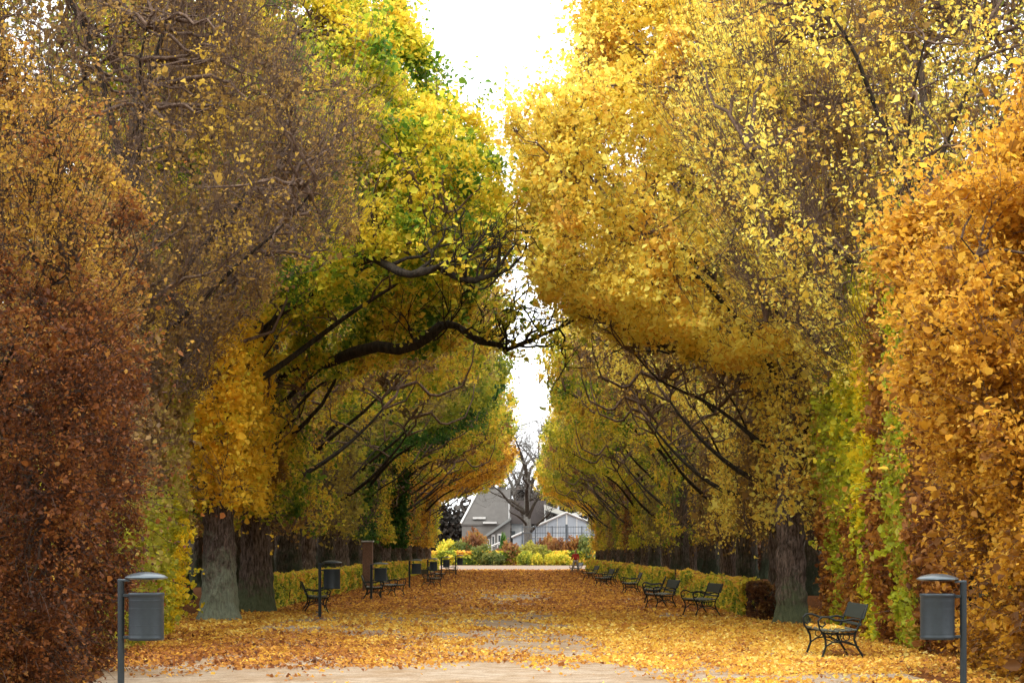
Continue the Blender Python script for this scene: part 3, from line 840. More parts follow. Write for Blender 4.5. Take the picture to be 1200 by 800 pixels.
def build_rows():
    rng = np.random.default_rng(61)
    protos = [
        grow_avenue(rng, n=3800, per=13, leaf=.125, trunk_r=.38, shoots=900, holes=.75, n2=150, n3=1300, leaf_keep=lambda r, P: (P[:, 2] > 6.4) | (Lump(r, 1.6)(P) > .15)),
        grow_avenue(rng, n=4400, per=4, leaf=.12, trunk_r=.36, shoots=2200, holes=.85, n2=170, n3=1300, shoot_len=(.5, 1.4), thin=1.3),
        grow_avenue(rng, n=3800, per=11, leaf=.125, trunk_r=.42, shoots=900, holes=.7, n2=150, n3=1300, leaf_keep=lambda r, P: (P[:, 2] > 6.6) | (Lump(r, 1.3)(P) > .6)),
        grow_avenue(rng, n=4000, per=11, leaf=.125, trunk_r=.37, shoots=600, holes=.75, n2=150, n3=1100,
                    leaf_keep=lambda r, P: (P[:, 2] > 6.2) | (Lump(r, 1.2)(P) > .9)),
    ]
    cols = {'limegold': 'yellow-green', 'greengold': 'green-gold', 'yellow': 'yellow', 'brown': 'brown twiggy', 'olive': 'olive green', 'gold': 'golden', 'rust': 'rusty brown', 'orange': 'orange', 'darkgreen': 'dark green', 'oliveyel': 'olive yellow', 'tan': 'tan'}
    ordinal = ['third', 'fourth', 'fifth', 'sixth', 'seventh', 'eighth', 'ninth', 'tenth', 'eleventh', 'twelfth', 'thirteenth', 'fourteenth', 'fifteenth', 'sixteenth', 'seventeenth', 'eighteenth', 'nineteenth', 'twentieth']
    Lp = [('brown', 1), ('limegold', 2), ('limegold', 3), ('tan', 1), ('olive', 2), ('darkgreen', 0), ('limegold', 3), ('limegold', 0), ('rust', 1), ('limegold', 2), ('orange', 0), ('olive', 3), ('gold', 2), ('orange', 0), ('limegold', 3), ('gold', 0), ('oliveyel', 2)]
    Rp = [('brown', 1), ('yellow', 1), ('brown', 1), ('limegold', 3), ('tan', 1), ('limegold', 2), ('tan', 1), ('limegold', 3), ('oliveyel', 0), ('rust', 1), ('limegold', 0), ('olive', 2), ('brown', 1), ('oliveyel', 3), ('limegold', 0), ('oliveyel', 2), ('gold', 0), ('limegold', 3)]
    made = {}
    for i, (pal, k) in enumerate(Lp):
        Z = 68.8 + 7.65 * i
        t = place_tree(protos[k], 'lime_tree', '%s lime, %s trunk along the left row from the thickest mossy trunk' % (cols[pal], ordinal[i]), pal, -7.9 + rng.uniform(-.12, .12), Z, -1,
                       'tall lime trees of the left row', bark='bark_dark' if i % 2 else 'bark', sy=(1, -1)[(i // 2 + k) % 2], sx=rng.uniform(.93, 1.04), sz=rng.uniform(1.0, 1.1) * (1 - .006 * i))
        made[('L', i)] = t
    for i, (pal, k) in enumerate(Rp):
        Z = 58.6 + 7.65 * i
        x = 6.95 + rng.uniform(-.1, .1)
        if i == 3: x = 6.15; Z = 82.6
        t = place_tree(protos[k], 'lime_tree', '%s lime, %s trunk along the right row counting from the bright yellow maple' % (cols[pal], (['second'] + ordinal)[i]), pal, x, Z, 1,
                       'tall lime trees of the right row', bark='bark_dark' if i % 2 else 'bark', sy=(1, -1)[(i // 2 + k + 1) % 2], sx=rng.uniform(.70, .78) - (.05 if i > 4 else 0), sz=rng.uniform(.9, .98) * (1 - .008 * i))
        made[('R', i)] = t
    for s, sn in ((-1, 'left'), (1, 'right')):
        for j, Z in enumerate((10.5, 2.5, -5.5)):
            place_tree(protos[(j + s) % 4], 'lime_tree', 'lime of the %s row standing outside the picture beside the camera' % sn, 'limegold', s * 7.9, Z, s, 'limes beside the camera in the %s row' % sn, bark='bark', sx=.8)
    P3 = lambda px, py, Z: (at(px, Z), Z, hat(py, Z))
    bough(made[('R', 0)], [(6.9, 58.6, 5.6), P3(860, 430, 57), P3(810, 412, 56), P3(770, 405, 55.6), P3(735, 388, 55.4), P3(690, 372, 55.4)], [.12, .11, .095, .075, .05, .02], rng, 12)
    # ivy climbing one trunk and its limb
    t = made[('L', 7)]
    k = 7000
    z = rng.uniform(1.9, 9.5, k); w = rng.uniform(0, 2 * PI, k)
    rad = .42 + rng.exponential(.16, k)
    P = np.stack([rad * np.cos(w) + np.interp(z, [1.9, 6, 9.5], [0, .2, .8]) + 1.0, rad * np.sin(w) - 1.2, z], 1)
    link('ivy', leaf_mesh('ivy', rng, P, rng.normal(.35, .2, k), .14, fine=False), M['leaf_darkgreen'], t)
    # rows further in: trunks under a closed crown
    A = [(2.4, 2.6), (6, 3.2), (12, 3.0), (15, .8)]; B = [(2.4, -2.6), (6, -3.2), (12, -3.0), (15, -.8)]
    inner = [grow_avenue(rng, n=1000, per=5, leaf=.2, arch=A, back=B, half=3.8, z0=2.5, z1=14.6, trunk_r=.36, shoots=200, holes=1.3, n1=9, n2=80, n3=400, face=.2, front=.2, thin=1.5) for _ in range(2)]
    k = 0
    for s, sn in ((-1, 'left'), (1, 'right')):
        for row, u, off in ((0, 11.6, 3.0), (1, 15.4, 0.0)):
            for Z in np.arange(44 + off, 190, 7.6):
                early = Z < 62 and row == 0
                place_tree(protos[1] if early else inner[k % 2], 'woodland_tree', 'dark trunk in the shaded rows behind the %s low hedge' % sn, ['brown', 'olive', 'rust'][k % 3], s * u + rng.uniform(-.4, .4), Z + rng.uniform(-.6, .6), s,
                           'trunks in the shaded rows behind the %s hedge' % sn, bark='bark_dark')
                k += 1
    # tall clipped hedge closing the wood on each side
    for s, sn in ((-1, 'left'), (1, 'right')):
        n = 26000
        y = rng.uniform(20, 205, n); z = rng.uniform(0, 2.7, n) ; x = 19.5 - rng.exponential(.25, n)
        P = np.stack([s * x, y, z], 1)
        hd = thing('tall_hedge', 'tall dark clipped hedge deep behind the %s rows of trunks' % sn, 'hedge', (0, 0, 0))
        link('foliage', leaf_mesh('foliage', rng, P, rng.normal(.4, .2, n), .3, fine=False), M['leaf_hedgebrown'], hd)
        b = MB(); b.box((s * 20.2, 112, 1.3), (1.0, 185, 2.6), bevel=.2); b.build('stem_mass', M['bark_dark'], hd)


def hedge_piece(seed, x, z0, z1, w, h, pal, label, group, brown_end=None):
    rng = np.random.default_rng(seed)
    hd = thing('low_hedge', label, 'hedge', (x, (z0 + z1) / 2, 0), 0, group)
    L = z1 - z0
    n = int(L * (w + 2 * h) * 300)
    k = rng.uniform(0, 1, n)
    y = rng.uniform(-L / 2, L / 2, n)
    s = np.sign(-x)
    xx = np.where(k < .55, s * (w / 2 - rng.exponential(.035, n)), rng.uniform(-w / 2, w / 2, n))
    zz = np.where(k < .55, rng.uniform(.02, h, n), h - rng.exponential(.04, n))
    end = rng.uniform(0, 1, n) < .8 / L
    y = np.where(end, -L / 2 + rng.exponential(.04, n), y); xx = np.where(end, rng.uniform(-w / 2, w / 2, n), xx); zz = np.where(end, rng.uniform(.02, h, n), zz)
    P = np.stack([xx, y, np.clip(zz, .01, h + .1)], 1)
    l = Lump(rng, 1.1)(P); l2 = Lump(rng, 2.6)(P)
    P[:, 0] += s * l * .05; P[:, 2] += (l2 * .035 + Lump(rng, .35)(P) * .03) * (P[:, 2] / h)
    keep = (Lump(rng, .45)(P) < .75)
    P = P[keep]
    hue = clump_hue(rng, P, .7, .2, .2, .4) + np.clip((P[:, 2] / h - .75), 0, 1) * .8
    link('foliage', leaf_mesh('foliage', rng, P, hue, .088 if z0 < 90 else .11, fine=False), M['leaf_' + pal], hd)
    # stems inside
    k = int(L * 7)
    a = np.stack([rng.uniform(-w * .3, w * .3, k), rng.uniform(-L / 2 + .1, L / 2 - .1, k), np.zeros(k)], 1)
    e = a + np.stack([rng.normal(0, .12, k), rng.normal(0, .15, k), rng.uniform(h * .7, h * .95, k)], 1)
    e[:, 0] = np.clip(e[:, 0], -w * .42, w * .42)
    B = bend(rng, a, e, 5, .08, 0)
    st = [tubes(B, np.linspace(.018, .006, 5)[None].repeat(k, 0), 5)]
    k2 = k * 6
    b0 = B[rng.integers(0, k, k2), rng.integers(1, 4, k2)]
    e2 = b0 + np.stack([rng.uniform(-w * .4, w * .4, k2), rng.normal(0, .2, k2), rng.uniform(0, .3, k2)], 1); e2[:, 0] = np.clip(e2[:, 0], -w * .47, w * .47); e2[:, 2] = np.minimum(e2[:, 2], h)
    st.append(tubes(bend(rng, b0, e2, 4, .1, 0), np.linspace(.007, .003, 4)[None].repeat(k2, 0), 3))
    link('stem_mass', np_mesh('stem_mass', *join(st)), M['limb'], hd)


def build_hedges():
    G = 'low clipped hedges under the trees'
    hedge_piece(71, 6.05, 53.2, 56.4, .55, .88, 'hedgebrown', 'short brown end of the right low hedge, touching the thick trunk', G)
    hedge_piece(72, 6.05, 56.6, 80.5, .55, .9, 'hedge', 'yellow-green low hedge behind the second right bench', G)
    hedge_piece(73, 6.05, 85.5, 118, .55, .9, 'hedge', 'yellow-green low hedge beyond the gap with the forward trunk at right', G)
    hedge_piece(74, 6.05, 119, 186, .55, .92, 'hedge', 'far orange-topped low hedge behind the cluster of right benches', G)
    hedge_piece(75, -7.2, 61.6, 72.0, .6, .95, 'hedge', 'yellow low hedge between the second thick trunk and the left bench', G)
    hedge_piece(76, -7.2, 73.0, 96, .6, .95, 'hedge', 'yellow-green low hedge behind the second left bin', G)
    hedge_piece(77, -7.2, 97, 140, .6, .95, 'hedge', 'low hedge with orange edge behind the pair of left benches', G)
    hedge_piece(78, -7.2, 142, 196, .6, .95, 'hedge', 'farthest low hedge at left before the cross path', G)


# ------------------------------------------------------------------ furniture
def make_bench():
    """faces +x, runs along y"""
    W = {}
    me = MB()
    for i in range(6):
        x = -.21 + i * .092
        me.box((x, 0, .435 + .02 * abs(i - 3) * .35), (.066, 1.96, .030), bevel=.006)
    W['seat'] = me.mesh('seat')
    me = MB()
    R = __import__('mathutils').Matrix.Rotation(math.radians(-17), 3, 'Y')
    me.box((-.375, 0, .735), (.026, 1.98, .235), rot=R, bevel=.006)
    W['backrest'] = me.mesh('backrest')
    me = MB()
    me.box((-.302, 0, .54), (.02, 1.94, .045), rot=R, bevel=.006)
    W['back_rail'] = me.mesh('back_rail')
    me = MB()
    r = .017
    arc = lambda cx, cz, rad, a0, a1, n=10: [(cx + rad * math.cos(a0 + (a1 - a0) * i / n), 0, cz + rad * math.sin(a0 + (a1 - a0) * i / n)) for i in range(n + 1)]
    me.tube([(-.36, 0, 0), (-.33, 0, .08), (-.25, 0, .2), (-.21, 0, .32), (-.23, 0, .42), (-.28, 0, .52), (-.35, 0, .7), (-.42, 0, .86)], [.02, .018, .018, .018, .019, .018, .017, .015], 8)          # back leg and post
    me.tube([(.30, 0, 0), (.27, 0, .07), (.225, 0, .2), (.235, 0, .32), (.28, 0, .41)], [.021, .018, .018, .018, .018], 8)  # front leg
    me.tube([(-.24, 0, .405), (-.1, 0, .395), (.1, 0, .395), (.28, 0, .41)], r, 8)                                        # seat bearer
    me.tube([(-.315, 0, .60), (-.2, 0, .625), (-.05, 0, .60), (.08, 0, .605), (.2, 0, .655), (.29, 0, .655), (.345, 0, .6), (.34, 0, .53), (.28, 0, .5), (.235, 0, .54), (.255, 0, .585)], [.017] * 8 + [.015, .013, .011], 8)   # arm with a scroll
    me.tube([(.34, 0, .55), (.325, 0, .47), (.28, 0, .41)], .015, 8)
    me.tube([(-.26, 0, .2), (-.12, 0, .27), (0, 0, .285), (.12, 0, .27), (.225, 0, .2)], .013, 8)                          # brace arch
    me.tube(arc(-.09, .345, .05, 0, 2 * PI, 14), .009, 6, cap=False); me.tube(arc(.10, .345, .05, 0, 2 * PI, 14), .009, 6, cap=False)
    me.tube([(-.02, 0, .285), (0, 0, .34), (.01, 0, .395)], .011, 6)
    W['side_frame'] = me.mesh('side_frame', smooth=True)
    me = MB(); me.tube([(.0, -.93, .25), (.0, 0, .24), (.0, .93, .25)], .010, 6); me.tube([(-.28, -.93, .2), (-.28, .93, .2)], .010, 6)
    W['stretcher'] = me.mesh('stretcher', smooth=True)
    return W


def make_bin():
    W = {}
    b = MB(); b.tube([(-.275, 0, -.03), (-.275, 0, 1.36)], .036, 16); b.lathe([(.075, 0), (.075, .012), (.04, .016)], (-.275, 0, 0), 20)
    W['post'] = b.mesh('post', smooth=True)
    b = MB()
    prof = [(.16, .735), (.176, .735), (.186, .745), (.190, .76), (.186, .772), (.184, .79), (.184, 1.185), (.187, 1.2), (.192, 1.21), (.192, 1.228), (.186, 1.236), (.176, 1.236), (.172, 1.2), (.172, .78), (.0, .77)]
    b.lathe(prof, (0, 0, 0), 48); b.lathe([(.0, .736), (.165, .737)], (0, 0, 0), 48)
    W['bucket'] = b.mesh('bucket', smooth=True)
    b = MB()
    b.lathe([(.0, 1.375), (.16, 1.375), (.215, 1.385), (.226, 1.393), (.222, 1.402), (.19, 1.42), (.13, 1.44), (.06, 1.452), (.0, 1.455)], (0, 0, 0), 48)
    b.box((-.245, 0, 1.366), (.13, .05, .028), bevel=.006)
    W['lid'] = b.mesh('lid', smooth=True)
    b = MB()
    for z in (1.205, .765): b.box((-.215, 0, z), (.10, .045, .035), bevel=.006)
    W['bracket'] = b.mesh('bracket')
    b = MB()
    for k in range(5): b.lathe([(.1846, .80 + .088 * k), (.1852, .802 + .088 * k), (.1852, .808 + .088 * k), (.1846, .81 + .088 * k)], (0, 0, 0), 48)
    W['hoop'] = b.mesh('hoop', smooth=True)
    return W


def build_furniture():
    B = make_bench()
    GR, GL = 'park benches along the right side', 'park benches along the left side'
    spots = [  # x, Z, side, rz tweak, label
        (5.0, 35.2, 1, 0.0, 'nearest iron and wood park bench, yellow leaves on its seat, under the striped hedge'),
        (4.72, 57.2, 1, .10, 'second nearest bench on the right, in front of the yellow-green low hedge'),
        (4.15, 64.4, 1, .10, 'bench on the right standing farther out on the path, third from the near end'),
        (4.45, 72.6, 1, -.06, 'bench on the right just beyond the one standing out, fourth from the near end'),
        (4.45, 87.0, 1, .0, 'bench on the right beyond the forward trunk, fifth from the near end'),
        (4.05, 104, 1, .08, 'sixth bench from the near end on the right, set closest to the path middle'),
        (4.65, 111, 1, -.1, 'seventh bench from the near end on the right, close to the low hedge'),
        (4.25, 129, 1, .1, 'eighth bench from the near end on the right, last before the one by the person'),
        (4.40, 166, 1, .15, 'farthest bench on the right, in front of the person in red'),
        (-5.5, 60.8, -1, .12, 'nearest bench on the left, right behind the second bin post'),
        (-4.95, 76.5, -1, .05, 'second bench on the left, near one of a close pair beside a bin'),
        (-4.6, 82.0, -1, -.12, 'third bench on the left, far one of a close pair beside a bin'),
        (-3.95, 103, -1, .2, 'fourth bench on the left, in front of two far bins'),
        (-4.45, 124, -1, -.1, 'fifth bench on the left, half hidden behind the fourth bench'),
        (-4.50, 152, -1, .15, 'farthest bench on the left, beside the last bin')]
    for x, Z, s, tw, lab in spots:
        t = thing('park_bench', lab, 'bench', (x, Z, .004), (PI if s > 0 else 0) + tw, GR if s > 0 else GL)
        share('seat', B['seat'], M['slat_highlight'], t); share('backrest', B['backrest'], M['slat'], t); share('back_rail', B['back_rail'], M['slat'], t)
        for y in (-.9, 0, .9):
            if y == 0: continue
            f = share('side_frame', B['side_frame'], M['iron'], t); f.location = (0, y, 0)
        share('stretcher', B['stretcher'], M['iron'], t)
    K = make_bin()
    bins = [  # px of bucket centre, Z, side, height scale, width scale, label
        (171.5, 23.4, -1, 1.0, 1.0, 'nearest grey litter bin on the left, in front of the rust-brown beech'),
        (1098.5, 23.9, 1, .985, 1.0, 'grey litter bin on the right, in front of the orange hornbeam'),
        (389, 55.5, -1, 1.0, 1.12, 'second litter bin on the left, its post in front of the nearest left bench'),
        (446, 75.5, -1, .9, 1.15, 'third litter bin on the left, behind a close pair of benches'),
        (488, 99, -1, .92, 1.15, 'fourth litter bin on the left, its whole post visible down to the leaves'),
        (508, 117, -1, .92, 1.1, 'fifth litter bin on the left, behind the fourth bench'),
        (523, 136, -1, .95, 1.1, 'sixth litter bin on the left, between the fifth bin and the last one'),
        (539, 154, -1, 1.0, 1.1, 'farthest litter bin on the left, last before the cross path')]
    for px, Z, s, hs, ws, lab in bins:
        t = thing('litter_bin', lab, 'litter bin', (at(px, Z), Z, .002), (PI if s > 0 else 0) + .12 * math.sin(Z), 'grey litter bins on posts')
        t.scale = (ws, ws, hs)
        share('post', K['post'], M['bin_post'], t); bu = share('bucket', K['bucket'], M['bin'], t); share('lid', K['lid'], M['bin_lid'], t); share('bracket', K['bracket'], M['bin_post'], t)
        share('hoop', K['hoop'], M['bin'], bu)
    # brown pillar with pale cap behind the left hedge
    Z = 92.0
    t = thing('wooden_pillar', 'tall brown wooden pillar with a pale flat cap behind the left low hedge', 'pillar', (at(431, Z), Z, 0))
    b = MB(); b.box((0, 0, 1.03), (.42, .42, 2.06), bevel=.02); b.build('shaft', plain_mat('pillar_wood', '6a4f3f', .8, 0, .25, 20, .3), t)
    b = MB(); b.box((0, 0, 2.095), (.50, .50, .065), bevel=.015); b.build('cap', plain_mat('pillar_cap', '9a9a94', .6), t)


def skin_mesh(name, pts, edges, radii, mat, parent, sub=2):
    me = bpy.data.meshes.new(name); me.from_pydata(pts, edges, []); me.update()
    o = bpy.data.objects.new(name, me); COL.objects.link(o)
    md = o.modifiers.new('skin', 'SKIN'); md.use_smooth_shade = True
    for v, r in zip(me.skin_vertices[0].data, radii):
        v.radius = (r, r) if not hasattr(r, '__len__') else r
        v.use_root = False
    me.skin_vertices[0].data[0].use_root = True
    s = o.modifiers.new('sub', 'SUBSURF'); s.levels = sub; s.render_levels = sub
    dg = bpy.context.evaluated_depsgraph_get(); dg.update()
    ev = o.evaluated_get(dg)
    m2 = bpy.data.meshes.new_from_object(ev)
    m2.name = name
    o.modifiers.clear(); o.data = m2
    m2.polygons.foreach_set('use_smooth', np.ones(len(m2.polygons), dtype=bool))
    m2.materials.clear(); m2.materials.append(mat)
    o.parent = parent
    return o


def build_person():
    Z = 181.0
    t = thing('person', 'person in a red jacket and pale grey trousers standing feet apart by the far bench', 'person', (at(674.5, Z), Z, .004), 0)
    t.scale = (1.02, 1.02, 1.02)
    skin = plain_mat('skin', 'b98468', .6, 0, .05); red = plain_mat('red_cloth', 'b0342c', .8, 0, .12); gr = plain_mat('grey_cloth', '9a948c', .85, 0, .1); hair = plain_mat('hair_brown', '3a2519', .7); shoe = plain_mat('shoe', '8a7468', .7)
    # whole body, one surface: pelvis root
    pts = [(0, 0, .93), (0, 0, 1.12), (0, 0, 1.34), (0, -.01, 1.47), (0, -.02, 1.55), (0, -.03, 1.66), (0, -.03, 1.75),
           (-.18, 0, 1.40), (-.27, -.04, 1.14), (-.36, -.14, .98), (-.39, -.19, .90),
           (.18, 0, 1.40), (.25, -.03, 1.14), (.22, -.18, 1.0), (.19, -.26, .96),
           (-.09, 0, .88), (-.20, -.02, .50), (-.30, .03, .10), (-.33, -.13, .04),
           (.09, 0, .88), (.18, -.02, .50), (.26, .03, .10), (.28, -.13, .04)]
    edges = [(0, 1), (1, 2), (2, 3), (3, 4), (4, 5), (5, 6), (2, 7), (7, 8), (8, 9), (9, 10), (2, 11), (11, 12), (12, 13), (13, 14), (0, 15), (15, 16), (16, 17), (17, 18), (0, 19), (19, 20), (20, 21), (21, 22)]
    rad = [(.15, .11), (.13, .1), (.16, .11), (.065, .06), (.06, .065), (.085, .1), (.06, .07), .06, .048, .038, .035, .06, .048, .038, .035, .095, .065, .045, .04, .095, .065, .045, .04]
    skin_mesh('body', pts, edges, rad, skin, t)
    jp = pts[:4] + [pts[7], pts[8], pts[9], pts[11], pts[12], pts[13]]
    skin_mesh('jacket', [(0, 0, .9)] + jp[1:3] + [(0, -.01, 1.45)] + jp[4:], [(0, 1), (1, 2), (2, 3), (2, 4), (4, 5), (5, 6), (2, 7), (7, 8), (8, 9)], [(.19, .15), (.17, .14), (.2, .15), .085, .085, .07, .058, .085, .07, .058], red, t)
    skin_mesh('trousers', [(0, 0, .95), (-.10, 0, .86), (-.20, -.02, .50), (-.29, .03, .11), (.10, 0, .86), (.18, -.02, .50), (.25, .03, .11)], [(0, 1), (1, 2), (2, 3), (0, 4), (4, 5), (5, 6)], [(.17, .135), .125, .095, .085, .125, .095, .085], gr, t)
    h = skin_mesh('hair', [(0, .02, 1.62), (0, .01, 1.70), (0, -.01, 1.765)], [(0, 1), (1, 2)], [(.07, .07), (.098, .105), (.07, .08)], hair, t)
    for sx in (-1, 1):
        x = -.33 if sx < 0 else .28
        b = MB(); b.box((x, -.07, .045), (.1, .28, .09), bevel=.03); b.build('shoe', shoe, t)


# ------------------------------------------------------------------ beyond the avenue
def build_distance():
    rng = np.random.default_rng(91)
    X = lambda px, Z: at(px, Z); H = hat
    # grey roofed house
    roof_m = plain_mat('grey_roof', '4b4844', .8, 0, .12, 1.6, .1); wall_m = plain_mat('house_wall', '62605c', .85, 0, .08, 2); white = plain_mat('white_paint', 'b0b0ac', .6, 0, .05, 4)
    dark = plain_mat('dark_glass', '3d4244', .25, 0, .1, 3); brown = plain_mat('dark_roof', '2e2724', .85, 0, .15, 2)
    Z = 306.0
    hs = thing('grey_house', 'grey house with a broad slate roof and white verge beyond the shrubs', 'house', (X(572, Z), Z, 0))
    x0, x1 = X(540, Z) - X(572, Z), X(598, Z) - X(572, Z)
    ze, zr = H(613, Z), H(572, Z)
    b = MB(); b.box(((x0 + x1) / 2, 3.2, ze / 2), (x1 - x0 - .3, 6.2, ze)); b.build('wall', wall_m, hs)
    b = MB(); xl = X(561, Z) - X(572, Z)
    b.add([(x0, 0, ze - .1), (x1, 0, ze - .1), (x1, 3.4, zr), (xl, 3.4, zr), (x0, 6.8, ze - .1), (x1, 6.8, ze - .1),
           (x0, 0, ze - .32), (x1, 0, ze - .32), (x1, 6.8, ze - .32), (x0, 6.8, ze - .32)], [(0, 1, 2, 3), (3, 2, 5, 4), (0, 3, 4), (1, 5, 2), (0, 6, 7, 1), (1, 7, 8, 5), (5, 8, 9, 4), (4, 9, 6, 0), (6, 9, 8, 7)])
    ro = b.build('roof', roof_m, hs)
    b = MB(); b.tube([(x0, -.06, ze), (xl, 3.36, zr + .06)], .14, 6); b.build('verge', white, ro)
    for px0, px1, py in ((554, 569, 607), (566, 582, 612.5)):
        b = MB(); zc = H(py, Z); yc = (zc - ze) / (zr - ze) * 3.4
        b.box((X((px0 + px1) / 2, Z) - X(572, Z), yc - .1, zc + .05), (X(px1, Z) - X(px0, Z), .5, .28)); b.build('skylight', white, ro)
    b = MB(); b.box((X(596.5, Z) - X(572, Z), -.5, H(600, Z) / 2), (.16, .16, H(575, Z) * .5 + 6)); b.build('downpipe', plain_mat('pale_metal', 'b0b0ae', .5), hs)
    # lean-to with a sloping roof
    Z = 298.0
    le = thing('lean_to', 'small grey lean-to with a sloping roof edge and white windows below the house', 'outbuilding', (X(583, Z), Z, 0)); c = X(583, Z)
    b = MB(); b.prism([(X(570, Z) - c, 0), (X(598, Z) - c, 0), (X(598, Z) - c, H(609, Z)), (X(570, Z) - c, H(627, Z))], 0, 4); b.build('wall', wall_m, le)
    b = MB(); b.prism([(X(567, Z) - c, H(631, Z)), (X(599, Z) - c, H(608.5, Z)), (X(599, Z) - c, H(605.5, Z)), (X(567, Z) - c, H(627.5, Z))], -.5, 4.3); b.build('roof', plain_mat('lean_roof', '6f716e', .7), le)
    for px0, px1, y0, y1 in ((576, 580, 626, 640), (583, 587.5, 625, 638), (571, 574, 631, 640)):
        b = MB(); w = X(px1, Z) - X(px0, Z); b.box((X((px0 + px1) / 2, Z) - c, -.03, (H(y0, Z) + H(y1, Z)) / 2), (w, .1, H(y0, Z) - H(y1, Z))); f = b.build('window', white, le)
        b = MB(); b.box((X((px0 + px1) / 2, Z) - c, -.085, (H(y0, Z) + H(y1, Z)) / 2), (w * .55, .02, (H(y0, Z) - H(y1, Z)) * .7)); b.build('pane', dark, f)
    # white stair rail
    Z = 290.0
    rl = thing('stair_railing', 'white sloping stair railing in front of the grey lean-to', 'railing', (X(580, Z), Z, 0)); c = X(580, Z)
    b = MB(); b.tube([(X(572, Z) - c, 0, H(641, Z)), (X(589, Z) - c, 0, H(634, Z))], .12, 6); b.build('rail', white, rl)
    for px in (572.5, 576.5, 583, 588.5):
        b = MB(); b.tube([(X(px, Z) - c, 0, 0), (X(px, Z) - c, 0, H(641 - (px - 572) * .41, Z))], .06, 6); b.build('post', white, rl)
    # dark roofed shed with white wall
    Z = 300.0
    sh = thing('dark_shed', 'shed with a tall dark brown roof over a white wall', 'shed', (X(608, Z), Z, 0)); c = X(608, Z)
    b = MB(); b.box((0, 1.5, H(613, Z) / 2), (X(617, Z) - X(600, Z), 3, H(613, Z))); b.build('wall', plain_mat('shed_wall', '8c8c8a', .8, 0, .08, 2), sh)
    b = MB(); b.prism([(-.4, H(613.5, Z)), (3.4, H(613.5, Z)), (3.0, H(588, Z)), (1.2, H(586, Z))], X(598, Z) - c, X(640, Z) - c, axis='x'); b.build('roof', brown, sh)
    b = MB(); b.box((X(601.5, Z) - c, -.04, H(630, Z) / 2 + 1.4), (.5, .1, 2.6)); b.build('door', dark, sh)
    # white glasshouse with a butterfly roof
    Z = 292.0
    gh = thing('white_glasshouse', 'white gabled glasshouse with a raised butterfly roof behind the dark fence', 'glasshouse', (X(664, Z), Z, 0)); c = X(664, Z)
    xl, xr = X(601, Z) - c, X(720, Z) - c
    el, ap = H(629, Z), H(601, Z); er = ap - (xr) * (ap - el) / (-xl) * .9
    glass_m = plain_mat('milky_glass', '868d94', .35, 0, .06, .8)
    b = MB(); b.prism([(xl, 0), (xr, 0), (xr, er), (0, ap), (xl, el)], 0, 12); b.build('wall', glass_m, gh)
    b = MB(); b.tube([(xl - .2, -.15, el - .02), (0, -.15, ap + .1)], .16, 6); b.tube([(0, -.15, ap + .1), (xr, -.15, er)], .16, 6); b.build('verge', white, gh)
    for k, px in enumerate((612, 628, 641, 653, 664, 676, 690)):
        x = X(px, Z) - c; top = ap + (x / -xl) * (ap - el) if x < 0 else ap - x * (ap - er) / xr
        b = MB(); b.box((x, -.06, top / 2), (.22 if px == 664 else .1, .1, top)); b.build('mullion', white, gh)
    b = MB(); b.box(((xl + xr) / 2 + 1, -.065, H(629, Z) + .0), (xr - xl - 2.4, .08, .09)); b.build('transom', white, gh)
    b = MB()
    zt, zb, zr2 = H(590, Z), H(602, Z), H(594, Z)
    th = .45; xa = X(638, Z) - c; xb = X(668, Z) - c; xc = X(700, Z) - c
    b.prism([(xa, zt), (xa + .1, zt - th * 1.6), (xb, zb - th), (xc, zr2 - th), (xc, zr2), (xb, zb + .1)], 3, 11); b.build('butterfly_roof', plain_mat('cream_paint', 'a8a59a', .6), gh)
    b = MB(); b.tube([(X(641, Z) - c, 4, 0), (X(639, Z) - c, 4, zt - .6)], .12, 6); b.build('post', white, gh)
    # grid fence
    Z = 283.0
    fe = thing('grid_fence', 'tall dark metal grid fence in front of the white glasshouse', 'fence', (X(655, Z), Z, 0)); c = X(655, Z)
    iron = plain_mat('fence_iron', '3c4246', .6, .2, .1)
    b = MB()
    for py in (617, 624): b.tube([(X(612, Z) - c, 0, H(py, Z)), (X(700, Z) - c, 0, H(py, Z))], .045, 6)
    for px in np.arange(612, 700, 3.0): b.tube([(X(px, Z) - c, .05, .1), (X(px, Z) - c, .05, H(616, Z))], .018, 5)
    b.build('grid_panel', iron, fe)
    for px, r, top in ((612, .06, 616), (627.5, .07, 615.5), (647, .06, 616), (664, .15, 614), (682, .06, 616)):
        b = MB(); b.tube([(X(px, Z) - c, -.02, 0), (X(px, Z) - c, -.02, H(top, Z))], r, 8); b.build('post', iron, fe)
    Z = 310.0
    la = thing('lamp_post', 'thin pale post rising behind the butterfly roof', 'post', (X(654, Z), Z, 0))
    b = MB(); b.tube([(0, 0, 0), (0, 0, H(572, Z))], .16, 8); b.build('pole', plain_mat('post_grey', 'a0a6aa', .5), la)
    b = MB(); b.lathe([(.0, 0), (.22, .1), (.3, .5), (.24, .9), (.0, 1.0)], (0, 0, H(578, Z)), 12); b.build('lantern', plain_mat('lantern', 'bfc4c6', .4), la)

